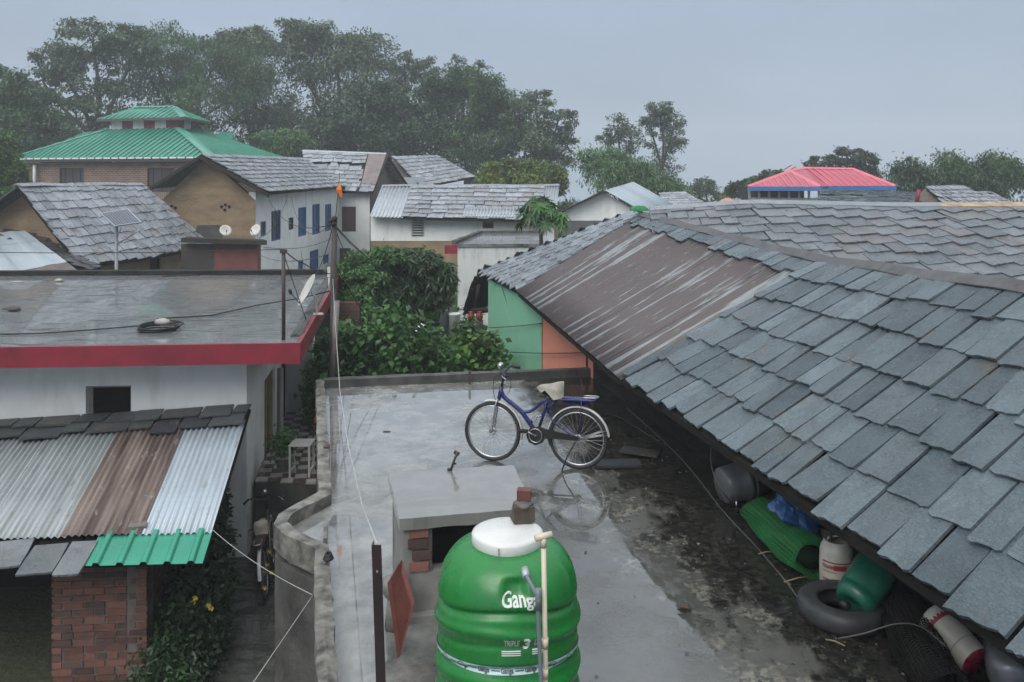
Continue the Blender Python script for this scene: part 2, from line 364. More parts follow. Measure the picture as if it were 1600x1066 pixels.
def pl(pts):
    """piecewise linear curve through [(t,point)]"""
    def f(t):
        for i in range(len(pts) - 1):
            if t <= pts[i + 1][0] or i == len(pts) - 2:
                a, b = pts[i], pts[i + 1]; return lerp(a[1], b[1], (t - a[0]) / (b[0] - a[0]))
    return f
def tcurve(ps):
    ds = [0]
    for i in range(len(ps) - 1): ds.append(ds[-1] + (ps[i + 1] - ps[i]).length)
    return [x / ds[-1] for x in ds]
def place_slate(parent, mat, p, x, y, nrm, wd, ln, rng, z=0.0):
    off = ORG[parent.name]; o = bpy.data.objects.new('slate', rng.choice(slate_meshes(mat))); COL.objects.link(o)
    mw = Matrix(((x.x * wd, y.x * ln, nrm.x, 0), (x.y * wd, y.y * ln, nrm.y, 0), (x.z * wd, y.z * ln, nrm.z, 0), (0, 0, 0, 1)))
    mw = mw @ Matrix.Rotation(rng.gauss(0, .022), 4, 'Z')
    mw.translation = p + nrm * z - off; o.parent = parent; o.matrix_local = mw; return o
def slate_roof(parent, low, up, wd, expo, mat=None, seed=1, t0=0, t1=1, s0=0, s1=1, tail=.035, wob=.02, skip=None, deck=True, deckmat=None, grow=0, gapw=.006):
    mat = mat or M_slate; rng = random.Random(seed); S = lambda t, s: lerp(low(t), up(t), s)
    tm = (t0 + t1) / 2; Ls = (S(tm, s1) - S(tm, s0)).length; nc = max(1, round(Ls / expo)); cnt = 0
    if deck:
        nn = 10; top = [[S(t0 + (t1 - t0) * i / nn, s0 + (s1 - s0) * j / 3) for i in range(nn + 1)] for j in range(4)]
        m = MB(); vs = [p - UP * .004 for r in top for p in r]; n_ = len(vs); vs += [p - UP * .06 for p in vs[:n_]]
        fs = []; wv = nn + 1
        for j in range(3):
            for i in range(nn):
                q = (j * wv + i, j * wv + i + 1, (j + 1) * wv + i + 1, (j + 1) * wv + i); fs += [q, tuple(x + n_ for x in q[::-1])]
        rim = [i for i in range(wv)] + [j * wv + nn for j in range(1, 4)] + [3 * wv + i for i in range(nn - 1, -1, -1)] + [j * wv for j in range(2, 0, -1)]
        for i in range(len(rim)): a, b = rim[i], rim[(i + 1) % len(rim)]; fs.append((a, a + n_, b + n_, b))
        m.add(vs, fs); m.build('roof_deck', deckmat or M_deck, parent)
    for c in range(nc):
        sc = s0 + (s1 - s0) * c / nc; t = t0 - (t1 - t0) * rng.uniform(0, .03)
        while t < t1:
            ln_t = (S(min(t + .015, 1), sc) - S(max(t - .005, 0), sc)).length / max(min(t + .015, 1) - max(t - .005, 0), .001); wv = wd * rng.uniform(.68, 1.32) * (1 + grow * t); dt = wv / max(ln_t, .01)
            ta, tb = max(t, t0), min(t + dt, t1); t += dt
            if (tb - ta) * ln_t < .12: continue
            tc_ = (ta + tb) / 2; sj = sc + (rng.uniform(-wob, wob) - .006) / max(Ls, .1)
            sj = max(sj, s0 - .05 / Ls) if c else sj
            if skip and skip(tc_, sj): continue
            p0 = S(tc_, sj); lg = expo * rng.uniform(1.45, 1.75); p1 = S(tc_, min(sj + lg / Ls * (s1 - s0), s1))
            if (p1 - p0).length < expo * .6: p1 = p0 + (S(tc_, s1) - S(tc_, s0)).normalized() * expo
            x = (S(min(tc_ + .01, 1), sj) - S(max(tc_ - .01, 0), sj)).normalized(); y = (p1 - p0)
            lg = min(lg, y.length * 1.02); y.normalize(); n = x.cross(y)
            if n.z < 0: n = -n; x = -x
            n.normalize(); y2 = ((p1 + n * .006) - (p0 + n * tail)).normalized(); x2 = (x - y2 * x.dot(y2)).normalized(); n2 = x2.cross(y2)
            place_slate(parent, mat, p0 + n * (tail + rng.uniform(-.006, .008)), x2, y2, n2, (tb - ta) * ln_t * rng.uniform(.95, .98) - gapw, lg, rng); cnt += 1
    return S
def corr_sheet(parent, q, waves, amp, mat, name='corrugated_sheet', th=.004, trap=False, nv=2, pts_per=8):
    """corrugated sheet over quad q=(low0, low1, up1, up0); corrugations run from low to up"""
    l0, l1, u1, u0 = q; n = (l1 - l0).cross(u0 - l0).normalized()
    if n.z < 0: n = -n
    nx = waves * pts_per; vs, uv = [], []
    for layer in (0, 1):
        for j in range(nv + 1):
            s = j / nv
            for i in range(nx + 1):
                t = i / nx; ph = t * waves
                if trap:
                    x = ph % 1; h = amp * (1 if .42 < x < .58 else (max(0, 1 - abs(x - .5) / .13 + .6) if .34 < x < .66 else 0)); h = min(h, amp)
                else: h = amp * math.sin(2 * math.pi * ph)
                vs.append(lerp(lerp(l0, l1, t), lerp(u0, u1, t), s) + n * (h - layer * th)); uv.append((t, s * (u0 - l0).length / max((l1 - l0).length, .01)))
    wv = nx + 1; n_ = wv * (nv + 1); fs = []
    for j in range(nv):
        for i in range(nx):
            a = j * wv + i; fs += [(a, a + 1, a + wv + 1, a + wv), (n_ + a + wv, n_ + a + wv + 1, n_ + a + 1, n_ + a)]
    for i in range(nx): fs += [(i, n_ + i, n_ + i + 1, i + 1)]
    for i in range(nx): a = nv * wv + i; fs += [(a, a + 1, n_ + a + 1, n_ + a)]
    for j in range(nv): a = j * wv; fs += [(a, a + wv, n_ + a + wv, n_ + a), (a + nx, n_ + a + nx, n_ + a + wv + nx, a + wv + nx)]
    m = MB(); m.add(vs, fs, not trap); m.uv = uv; return m.build(name, mat, parent)
def hip_plane(parent, poly, eave, mat, ribmat, gap=.3, name='roof_sheet', rh=.03, rw=.05):
    """flat roof face (polygon, 3-D) with raised seams running up the slope from the eave edge eave=(a,b)"""
    poly = [V(p) for p in poly]; a, b = V(eave[0]), V(eave[1]); e = (b - a).normalized(); cen = sum(poly, V()) / len(poly)
    nrm = V()
    for i in range(len(poly)): nrm += poly[i].cross(poly[(i + 1) % len(poly)])
    nrm.normalize()
    if nrm.z < 0: nrm = -nrm
    up = nrm.cross(e)
    if up.z < 0: up = -up
    m = MB(); m.prism(poly, -nrm * .03); sh = m.build(name, mat, parent)
    q = [((p - a).dot(e), (p - a).dot(up)) for p in poly]; x = min(p[0] for p in q) + gap * .5; xm = max(p[0] for p in q)
    while x < xm:
        ys = []
        for i in range(len(q)):
            (x0, y0), (x1, y1) = q[i], q[(i + 1) % len(q)]
            if (x0 - x) * (x1 - x) < 0: ys.append(y0 + (y1 - y0) * (x - x0) / (x1 - x0))
        if len(ys) >= 2 and max(ys) - min(ys) > .1:
            m = MB(); m.obox(a + e * (x - rw / 2) + up * min(ys) + nrm * .001, e * rw, up * (max(ys) - min(ys)), nrm * rh); m.build('seam', ribmat, sh)
        x += gap
    return sh
def cap_strip(parent, pts, wd, mat, name='ridge_cap', th=.02, drop=.06):
    m = MB(); vs, fs = [], []
    for i, p in enumerate(pts):
        t = (pts[min(i + 1, len(pts) - 1)] - pts[max(i - 1, 0)]); t.z = 0; t.normalize(); sd = V((-t.y, t.x, 0))
        vs += [p + sd * wd / 2 - UP * drop, p + UP * th, p - sd * wd / 2 - UP * drop, p - sd * wd / 2 - UP * (drop + .01), p - UP * .02, p + sd * wd / 2 - UP * (drop + .01)]
    for i in range(len(pts) - 1):
        for k in range(6): fs.append((i * 6 + k, i * 6 + (k + 1) % 6, (i + 1) * 6 + (k + 1) % 6, (i + 1) * 6 + k))
    fs += [tuple(range(6))[::-1], tuple((len(pts) - 1) * 6 + k for k in range(6))]
    m.add(vs, fs); return m.build(name, mat, parent)
def wire(name, label, pts, r, mat, sag=0, cat='cable', n=14, group=None):
    path = []
    for i in range(len(pts) - 1):
        for k in range(n if sag or len(pts) < 3 else 5):
            t = k / (n if sag or len(pts) < 3 else 5); path.append(lerp(pts[i], pts[i + 1], t) - UP * (sag * 4 * t * (1 - t)))
    path.append(pts[-1]); m = MB(); m.tube(path, r, 6); o = m.build(name, mat, None, pts[0]); return tag(o, label, cat, group)
def smooth(pts, n=8):
    res = []
    for i in range(len(pts) - 1):
        p0, p1, p2, p3 = pts[max(i - 1, 0)], pts[i], pts[i + 1], pts[min(i + 2, len(pts) - 1)]
        for k in range(n):
            t = k / n; res.append(.5 * ((2 * p1) + (p2 - p0) * t + (2 * p0 - 5 * p1 + 4 * p2 - p3) * t * t + (3 * p1 - p0 - 3 * p2 + p3) * t ** 3))
    return res + [pts[-1]]
def leaf_mesh(name, C, size, elong, droop, rng, spread=.55, dirs=None):
    n = len(C); ph = rng.uniform(0, 2 * np.pi, n); th = np.clip(rng.normal(droop, spread, n), -1.3, 1.5)
    d = np.stack([np.cos(ph) * np.cos(th), np.sin(ph) * np.cos(th), -np.sin(th)], 1)
    sd = np.stack([-np.sin(ph), np.cos(ph), np.zeros(n)], 1); nn = np.cross(d, sd); ro = rng.normal(0, .7, n)[:, None]
    sd = sd * np.cos(ro) + nn * np.sin(ro); Ls = (size * rng.uniform(.6, 1.3, n))[:, None]; Ws = Ls / elong
    nn = np.cross(d, sd)
    v = np.stack([C, C + d * Ls * .45 + sd * Ws * .5 + nn * Ws * .18, C + d * Ls, C + d * Ls * .45 - sd * Ws * .5 + nn * Ws * .18], 1).reshape(-1, 3)
    me = bpy.data.meshes.new(name); me.vertices.add(4 * n); me.vertices.foreach_set('co', v.astype(np.float32).ravel())
    me.loops.add(4 * n); me.loops.foreach_set('vertex_index', np.arange(4 * n, dtype=np.int32))
    me.polygons.add(n); me.polygons.foreach_set('loop_start', np.arange(0, 4 * n, 4, dtype=np.int32)); me.polygons.foreach_set('loop_total', np.full(n, 4, dtype=np.int32))
    me.update(calc_edges=True); return me
def mesh_obj(name, me, mat, parent=None):
    o = bpy.data.objects.new(name, me); COL.objects.link(o); me.materials.append(mat); o.parent = parent; ORG[o.name] = ORG[parent.name] if parent else V((0, 0, 0)); return o
def tree(name, label, cat, base, lobes, d, leaf='forest', size=.4, elong=2.2, clumps=26, per=60, droop=.5, shell=.45, trunk_r=.3, group=None, seed=1, depth=.9, twigs=7, csz=.28):
    """lobes in photo terms (u, v, half-width, half-height[, depth]) at depth d; limbs run from the trunk to each lobe and on to its clumps"""
    rng = np.random.default_rng(seed); root = thing(name, label, cat, base, group=group); C = []; mb = MB(); b = V(base)
    ctr = sum((P(l[0], l[1], d) for l in lobes), V()) / len(lobes); top = V((lerp(b.x, ctr.x, .6), lerp(b.y, ctr.y, .6), lerp(b.z, ctr.z, .55)))
    mid = lerp(b, top, .5) + V((rng.normal(0, .15), 0, 0)) * trunk_r * 3
    mb.tube([b - UP * .2, mid, top], [trunk_r, trunk_r * .8, trunk_r * .6], 8)
    for l in lobes:
        du, dv = l[2] * d / 1155, l[3] * d / 1155; dy = (l[4] if len(l) > 4 else rng.normal(0, .5) * du * depth)
        c = P(l[0], l[1], d); c.y += dy; c0 = c - UP * dv * .55
        path = smooth([top, lerp(top, c0, .5) + V((rng.normal(0, .1) * du, 0, rng.normal(.05, .1) * dv)), c0, lerp(c0, c, 1.0)], 4)
        rr = [trunk_r * .5 * (1 - .8 * i / len(path)) for i in range(len(path))]; mb.tube(path, rr, 6)
        k = max(4, int(clumps * (l[5] if len(l) > 5 else 1)))
        dr = rng.normal(0, 1, (k, 3)); dr /= np.linalg.norm(dr, axis=1)[:, None]; rad = (shell + (1.02 - shell) * rng.random(k) ** .6)[:, None]
        cc = np.array(c) + dr * rad * np.array([du, du * depth, dv])
        for q in cc[:twigs]:
            s_ = path[rng.integers(len(path) // 2, len(path))]; m_ = lerp(s_, V(q), .5) + V((0, 0, .06 * dv)); mb.tube([s_, m_, V(q)], [trunk_r * .13, trunk_r * .09, trunk_r * .03], 4, cap=False)
        for q in cc:
            m_ = int(per * (1.9 if d > 30 else 1.2) * rng.uniform(.6, 1.4)); sg = csz * min(du, dv) * rng.uniform(.7, 1.3)
            C.append(q + np.clip(rng.normal(0, 1, (m_, 3)), -1.5, 1.5) * np.array([sg, sg, sg * .6]))
    mb.build('trunk', M_bark, root); C = np.concatenate(C) - np.array(b)
    mesh_obj('crown', leaf_mesh(name + '_crown', C, size * (.72 if d > 30 else .9), elong, droop, rng), LF[leaf], root); return root
def bamboo(name, label, base, tips, d, leaf='bamboo', size=.4, per=60, group=None, seed=1, cat='bamboo', nspray=11, seg0=.35):
    """arching canes from the base clump to drooping tips given as (u, v) at depth d; arch apex a third back from the tip"""
    rng = np.random.default_rng(seed); b = V(base); root = thing(name, label, cat, base, group=group); mb = MB(); C = []
    for (u, v, au, av) in tips:
        dy = rng.normal(0, 1.0); t_ = P(u, v, d); a_ = P(au, av, d); t_.y += dy; a_.y += dy * .7; s_ = b + V((rng.normal(0, .5), rng.normal(0, .5), 0))
        path = smooth([s_, lerp(s_, a_, .55) + UP * (a_.z - s_.z) * .15, a_, t_], 7); mb.tube(path, [.06 * (1 - .85 * i / len(path)) + .006 for i in range(len(path))], 5)
        n = len(path)
        for i in np.linspace(n * seg0, n - 1, nspray).astype(int):
            p = np.array(path[i]); m_ = int(per * rng.uniform(.6, 1.3)); off = rng.normal(0, 1, (m_, 3)) * np.array([.32, .32, .22]); off[:, 2] -= np.abs(rng.normal(0, .45, m_)) * .9; off = np.clip(off, -1.0, .5); C.append(p + off)
    mb.build('canes', M_cane, root); C = np.concatenate(C) - np.array(b)
    mesh_obj('crown', leaf_mesh(name + '_crown', C, size, 3.0, .8, rng, .4), LF[leaf], root); return root
def shrub(name, label, base, lobes, leaf, size, elong=1.7, per=40, seed=1, droop=.25, cat='shrub', group=None, stems=7, metric=True, csz=.22, clumps=30):
    """low plant: lobes (dx, dy, z, r, h) in metres from the base"""
    rng = np.random.default_rng(seed); b = V(base); root = thing(name, label, cat, base, group=group); mb = MB(); C = []
    for (dx, dy, z, r, h) in lobes:
        c = np.array([dx, dy, z]); k = clumps; dr = rng.normal(0, 1, (k, 3)); dr /= np.linalg.norm(dr, axis=1)[:, None]; q = c + dr * (.35 + .65 * rng.random(k)[:, None] ** .5) * np.array([r, r, h])
        for p in q: m_ = int(per * rng.uniform(.6, 1.4)); C.append(p + rng.normal(0, csz * r, (m_, 3)))
        for p in q[:stems]: mb.tube([b + V((rng.normal(0, .05), rng.normal(0, .05), -.05)), b + V((dx * .5, dy * .5, z * .5)), b + V(p)], [.022, .016, .006], 5, cap=False)
    mb.build('stems', M_bark, root); C = np.concatenate(C)
    mesh_obj('foliage', leaf_mesh(name + '_foliage', C, size, elong, droop, rng, .6), LF[leaf], root); return root
def text_mb(body, size, bold=0.0, space=1.0):
    cu = bpy.data.curves.new('lettering', 'FONT'); cu.body = body; cu.size = size; cu.align_x = 'CENTER'; cu.align_y = 'CENTER'; cu.offset = bold; cu.space_character = space; cu.resolution_u = 3
    o = bpy.data.objects.new('lettering', cu); me = bpy.data.meshes.new_from_object(o)
    vs = [v.co.copy() for v in me.vertices]; fs = [tuple(p.vertices) for p in me.polygons]
    bpy.data.objects.remove(o); bpy.data.curves.remove(cu); bpy.data.meshes.remove(me); return vs, fs

# ------------------------------------------------------------------ ground
GZ = -5.75
def zt(d): return GZ + (0 if d < 26 else min((d - 26) * .07, 2.4)) if d < 85 else GZ + 2.4 - min((d - 85) * .35, 30)
M_soil = mk('wet_soil', (.055, .06, .032), (.035, .045, .02), scale=.7, rough=.8, bump=.6, bscale=6, bdist=.1)
m = MB(); xs = [-420, -200, -110, -70, -45, -30, -20, -12, -6, -2, 2, 6, 12, 20, 30, 45, 70, 110, 200, 420]; ds = [-10, 0, 5, 10, 15, 20, 26, 30, 35, 40, 45, 52, 60, 68, 76, 85, 95, 110, 140, 180, 260, 380]
gv = [W(x, d, zt(d)) for d in ds for x in xs]; gn = len(xs)
m.add(gv, [(j * gn + i, j * gn + i + 1, (j + 1) * gn + i + 1, (j + 1) * gn + i) for j in range(len(ds) - 1) for i in range(gn - 1)], True)
struct(m.build('ground', M_soil))
m = MB(); hp = []                                    # far hills, nearly lost in the cloud
for j in range(3):
    for i in range(41):
        x = -420 + i * 21; h = (26 + 10 * mnoise.noise(V((x * .01, 3.1, 0))) + 5 * mnoise.noise(V((x * .04, 7.7, 0)))) * (.4 if x < 60 else .62)
        hp.append(W(x, 300 + j * 25, -28 + (0, h * .75, h)[j]))
m.add(hp, [(j * 41 + i, j * 41 + i + 1, (j + 1) * 41 + i + 1, (j + 1) * 41 + i) for j in range(2) for i in range(40)], True)
struct(m.build('hills', mk('hill_green', (.04, .06, .035), (.03, .045, .03), scale=.05, rough=.9)))

def rayd(u, p0, p1):
    """distance along the plan line p0-p1 (world) where the sight line of column u meets it"""
    ax, ay = (u - 800) / 1155, K; e = V(p1) - V(p0); ln = math.hypot(e.x, e.y); ex, ey = e.x / ln, e.y / ln
    den = ax * ey - ay * ex; d = (p0[0] * ey - p0[1] * ex) / den; return ((ax * d - p0[0]) * ex + (ay * d - p0[1]) * ey), d
def house_wall(parent, p0, p1, z0, z1, mat, wins=(), thick=.25, name='wall', depth=.1):
    ln = math.hypot(p1[0] - p0[0], p1[1] - p0[1]); hs = []
    for q in wins:
        s0, d0 = rayd(q[0], p0, p1); s1, d1 = rayd(q[2], p0, p1); dm = (d0 + d1) / 2
        hs.append((max(s0, .03), min(s1, ln - .03), max(-(q[3] - HV) * dm / 1155, z0 + .02), min(-(q[1] - HV) * dm / 1155, z1 - .02)))
    mb = MB(); a, e, n = wallboxes(mb, p0, p1, z0, z1, thick, hs); o = mb.build(name, mat, parent)
    for q, h in zip(wins, hs): window(parent, a, e, n, *h, q[4], q[5], depth=q[7] if len(q) > 7 else depth, bars=q[6] if len(q) > 6 else 0, name=q[8] if len(q) > 8 else 'window')
    return a, e, n
def sweep_wall(pts, wd, z0, z1, jit=0, seed=0, sub=.35):
    """low wall along a plan polyline, slightly uneven top"""
    rng = random.Random(seed); ps = [pts[0]]
    for i in range(len(pts) - 1):
        k = max(1, int((pts[i + 1] - pts[i]).length / sub))
        for j in range(1, k + 1): ps.append(lerp(pts[i], pts[i + 1], j / k))
    m = MB(); vs, fs = [], []
    for i, p in enumerate(ps):
        t = ps[min(i + 1, len(ps) - 1)] - ps[max(i - 1, 0)]; t.z = 0; t.normalize(); s_ = V((-t.y, t.x, 0)); h = lambda: rng.uniform(-jit, jit)
        a, b = p + s_ * (wd / 2 + h()), p - s_ * (wd / 2 + h())
        vs += [V((a.x, a.y, z0)), V((a.x, a.y, z1 - .012 + h())), V((lerp(a, b, .5).x, lerp(a, b, .5).y, z1 + h())), V((b.x, b.y, z1 - .012 + h())), V((b.x, b.y, z0))]
    for i in range(len(ps) - 1):
        for k in range(5): fs.append((i * 5 + k, (i + 1) * 5 + k, (i + 1) * 5 + (k + 1) % 5, i * 5 + (k + 1) % 5))
    fs += [tuple(range(5)), tuple((len(ps) - 1) * 5 + k for k in range(5))[::-1]]
    m.add(vs, fs); return m

# ------------------------------------------------------------------ terrace (flat roof in the middle)
TZ = -3.3
M_terrace = wet_floor_mat('wet_terrace', (.29, .292, .275), (.12, .124, .118), (.06, .06, .052), rot=R(-13), moss=(.974, .225, 2.98, .26))
M_parapet = mk('parapet_concrete', (.22, .21, .185), (.04, .039, .035), scale=6, rough=.8, bump=.8, bscale=16, bdist=.02)
M_damp_shade = mk('damp_shade_concrete', (.028, .028, .026), (.010, .010, .010), scale=3, rough=.6, bump=.5, bscale=18, bdist=.012, spec=.15)  # albedo lowered to near-black: the deep shade under the eave is painted in
th = thing('terrace_house', 'flat concrete roof terrace, wet, with the blue bicycle parked on it', 'building', W(.5, 7, GZ))
lc = [W(-.60, 2.6, TZ), W(-1.62, 6.3, TZ), W(-1.98, 6.56, TZ), W(-2.10, 6.72, TZ), W(-2.12, 6.9, TZ), W(-2.04, 7.05, TZ), W(-1.86, 7.35, TZ), W(-2.95, 11.35, TZ)]
rim = [W(-.60, 2.6, 0)] + [V((p.x, p.y, 0)) for p in lc[1:]] + [W(1.33, 12.05, 0), W(4.0, 2.6, 0)]
m = MB(); m.prism([V((p.x, p.y, TZ - .16)) for p in rim], (0, 0, .16)); m.build('roof_slab', M_terrace, th)
sweep_wall(lc, .125, TZ - .1, TZ + .13, .01, 3, .16).build('parapet', M_parapet, th)
sweep_wall([W(-2.9, 11.38, 0), W(1.36, 12.02, 0)], .16, TZ - .1, TZ + .14, .006, 4).build('back_parapet', mk('dark_parapet', (.075, .073, .067), (.02, .02, .019), scale=4, rough=.6, bump=.6, bscale=18), th)
sweep_wall([W(1.42, 11.9, 0), W(4.05, 2.6, 0)], .22, TZ - .1, TZ + .22, .006, 5).build('gutter_kerb', M_damp_shade, th)
m = sweep_wall(lc, .11, GZ, TZ - .165, 0, 6); m.build('wall', M_conc_dark, th)
sweep_wall([W(-2.85, 11.3, 0), W(1.3, 11.95, 0)], .11, GZ, TZ - .165, 0, 6).build('back_wall', M_conc_dark, th)
for (u, v) in ((655, 607), (747, 601), (925, 585)):
    pass
m = MB(); pp = G(918, 586, TZ); m.box(pp + UP * .14, (.05, .05, .34)); m.build('rebar_stub', M_iron, th)
m = MB(); pp = G(734, 602, TZ); m.box(pp + UP * .12, (.04, .04, .2)); m.build('rebar_stub', M_iron, th)
m = MB(); pp = G(513, 715, TZ); m.box(pp + V((-.02, 0, .06)), (.05, .12, .16)); m.build('drain_stub', M_iron, th)
m = MB(); m.obox(G(505, 850, TZ) + V((0, 0, .002)), (.035, 0, 0), lc[1].lerp(W(-1.86, 7.35, TZ), .38) - lc[1], (0, 0, .05)); m.build('kerb_strip', M_parapet, th)

# ------------------------------------------------------------------ big slate-roofed house on the right
hs = thing('slate_house', 'long low house with broken grey slate roof and peeling brown corrugated sheets beside the terrace', 'house', W(3.2, 10, GZ))
low_p = [P(750, 425, 17.9), P(810, 455, 15.0), P(970, 590, 8.66), G(1600, 1023, -2.4), W(2.95, 2.3, -2.4)]
up_p = [P(985, 333, 15.6), P(1003, 336, 15.1), P(1285, 404, 8.9), W(4.36, 4.2, -.85), W(4.66, 2.7, -.83)]
tt = [0, .20, .62, .9, 1.0]; LOW = pl(list(zip(tt, low_p))); _up = pl(list(zip(tt, up_p)))
def UPR(t):                                            # the ridge sags, as a slow curve
    p = _up(t); s = (t - .2) / .8
    return p + UP * (.05 * math.sin(math.pi * min(max(s, 0), 1)) * -.6 if t > .2 else 0)
S_main = slate_roof(hs, LOW, UPR, .275, .43, seed=11, t0=.62, t1=1.0, wob=.035, grow=.25, tail=.046, gapw=.022)
slate_roof(hs, LOW, UPR, .36, .33, seed=12, t0=0, t1=.2, mat=slate_mat('slate_verge', (.14, .16, .18), (.23, .255, .28), (.17, .18, .19), .26), wob=.03)
m = MB(); k = 12
slate_roof(hs, LOW, UPR, .33, .34, seed=13, t0=.2, t1=.62, s0=.90, s1=1.0, deck=False, wob=.008)
for i in range(9):                                     # brown painted sheets, side by side
    a, b = .2 + .42 * i / 9, .2 + .42 * (i + 1) / 9 + .003; z_ = UP * (.01 + .006 * (i % 2))
    corr_sheet(hs, (S_main(a, -.01) + z_, S_main(b, -.01) + z_, S_main(b, .965) + z_, S_main(a, .965) + z_), 9, .019, M_corr_brown, nv=4)
m = MB(); m.prism([LOW(.2) - UP * .06, LOW(.62) - UP * .06, UPR(.62) - UP * .06, UPR(.2) - UP * .06], (0, 0, -.05)); m.build('roof_deck', M_deck, hs)
M_cap = mk('brown_ridge_tin', (.062, .058, .059), (.095, .094, .096), scale=3, rough=.5, bump=.4, bscale=9, bdist=.03)
rp = [UPR(.2 + .8 * i / 26) + UP * (.05 + .012 * math.sin(i * 2.1)) for i in range(27)]
for i in range(0, 26, 4): cap_strip(hs, [p + UP * (.004 * ((i // 4) % 2)) for p in rp[i:i + 5]], .20, M_cap)
# back slope of the same roof
bk = [p + W(2.3, .55, -1.25) for p in (UPR(.2), UPR(.62), UPR(1.0))]
m = MB()
for (a, b, c, d_) in ((UPR(.2), UPR(.62), bk[1], bk[0]), (UPR(.62), UPR(1.0), bk[2], bk[1])): m.prism([a - UP * .03, b - UP * .03, c, d_], (0, 0, -.05))
m.build('back_slope', M_slate, hs)
# hip end at the far corner: falls away from the camera below the eave, its dark underside shows
A_, B_ = P(750, 425, 17.9), P(985, 333, 15.6); C_ = P(724, 489, 19.2); dC = C_ - A_
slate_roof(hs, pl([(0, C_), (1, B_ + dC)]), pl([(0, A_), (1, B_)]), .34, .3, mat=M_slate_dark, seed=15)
m = MB(); m.tube([P(748, 446, 17.95), P(743, 486, 18.2)], .05, 7); m.build('strut', M_wood_dark, hs)
m = MB(); m.tube([P(738, 486, 18.3), P(766, 484, 17.6)], .07, 7); m.build('beam', M_wood_dark, hs)
# walls: green and salmon beyond the terrace, near-black under the eave, its shade put into the colour
wp = [W(-.56, 17.35, 0), W(.575, 14.0, 0), W(1.30, 11.85, 0), W(3.95, 2.4, 0)]
zt_ = lambda p: -2.55
for (i, j, mt, nm) in ((0, 1, M_green_wall, 'green_wall'), (1, 2, M_salmon_wall, 'salmon_wall'), (2, 3, M_damp_shade, 'eave_wall')):
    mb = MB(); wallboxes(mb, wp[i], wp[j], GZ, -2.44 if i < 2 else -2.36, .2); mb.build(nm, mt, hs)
m = MB(); m.obox(V((wp[1].x - .012, wp[1].y - .012, GZ)), (.03, 0, 0), (0, .03, 0), UP * 3.3); m.build('trim', mk('red_trim', (.25, .05, .04)), hs)
m = MB(); m.prism([V((wp[0].x, wp[0].y, GZ)), V((2.4, K * 17.0, GZ)), V((2.4, K * 17.0, -1.9)), V((wp[0].x, wp[0].y, -2.45))], (0, .2, 0)); m.build('gable_wall', M_green_wall, hs)
m = MB(); m.tube([S_main(.2 + .8 * i / 20, .05) - UP * .13 for i in range(21)], .05, 6); m.build('eave_beam', M_wood_dark, hs)

# ------------------------------------------------------------------ slate roof behind it
hb = thing('slate_house', 'wide slate roof rising behind the brown ridge tin, below the red roof', 'house', W(8, 13, GZ))
bl = [W(2.2, 11.2, -2.0), W(5.0, 10.6, -2.15), W(9.0, 10.4, -2.2), W(14, 10.2, -2.25)]
bu = [P(1015, 328, 14.6), P(1170, 317, 14.4), P(1400, 322, 14.2), W(12.5, 14.0, -.62)]
tb_ = [0, .22, .55, 1]; BL, BU = pl(list(zip(tb_, bl))), pl(list(zip(tb_, bu)))
slate_roof(hb, BL, BU, .43, .42, mat=slate_mat('slate_grey', (.085, .10, .112), (.15, .168, .182), (.13, .13, .135), .3), seed=21, wob=.05, tail=.045, gapw=.016)
cps = [(.0, .30, 'a'), (.30, .62, 'b'), (.62, .78, 'c'), (.78, 1, 'd')]
for (a, b, q) in cps:
    pts = [BU(a + (b - a) * i / 6) + UP * .05 for i in range(7)]
    cap_strip(hb, pts, .34, {'a': M_slate_far, 'b': mk('grey_tin', (.16, .18, .20), (.2, .22, .24), rough=.4), 'c': mk('rust_white_tin', (.42, .33, .22), (.2, .1, .06), scale=5, rough=.6), 'd': M_cap}[q], drop=.05)
m = MB(); m.prism([BU(0) - UP * .03, BU(.55) - UP * .03, BU(1) - UP * .03, BU(1) + W(0, 3, -1.5), BU(0) + W(0, 3, -1.5)], (0, 0, -.05)); m.build('back_slope', M_slate_far, hb)
mb = MB(); wallboxes(mb, BL(1) + V((0, .5, 0)), BL(0) + V((0, .5, 0)), GZ, -2.3, -.2); mb.build('wall', M_white_old, hb)
for i in range(3):                                     # loose slates lying about on that roof
    pass

# ------------------------------------------------------------------ white house with the red-edged flat roof (left)
RZ = -2.4
hw = thing('flat_roof_house', 'white house with flat wet roof edged in crimson', 'building', W(-6.5, 14, GZ))
M_roofwet = wet_floor_mat('wet_roof', (.25, .26, .265), (.15, .157, .16), (.03, .032, .03), rot=R(8), streaks=True)
FR = P(463, 537, 10.4); FL = W(-13.0, 9.75, RZ); BR = W(-4.13, 17.6, RZ); BLf = W(-16, 17.3, RZ)
FR = V((FR.x, FR.y, RZ))
m = MB(); m.prism([FL - UP * .2, FR - UP * .2, BR - UP * .2, BLf - UP * .2], (0, 0, .2)); m.build('roof_slab', M_roofwet, hw)
def fascia(a, b, h0, h1, th_, mat, nm):
    e_ = (b - a); e_.z = 0; ln_ = e_.length; e_.normalize(); n_ = V((e_.y, -e_.x, 0)); mb = MB(); mb.obox(V((a.x, a.y, RZ + h0)) + n_ * .003, e_ * ln_, n_ * th_, UP * (h1 - h0)); return mb.build(nm, mat, hw)
fascia(FL, FR + V((.064, .0, 0)), -.27, .015, .06, M_red, 'front_fascia'); fascia(FR, BR, -.27, .012, .06, M_red, 'side_fascia')
sweep_wall([BLf + W(0, -.12, 0), BR + W(-.1, -.12, 0)], .22, RZ - .05, RZ + .12, .006, 8).build('back_kerb', M_damp_shade, hw)
sweep_wall([FR + W(-.12, .4, 0), BR + W(-.12, -.3, 0)], .16, RZ - .02, RZ + .035, .012, 9).build('side_kerb', M_conc_dark, hw)
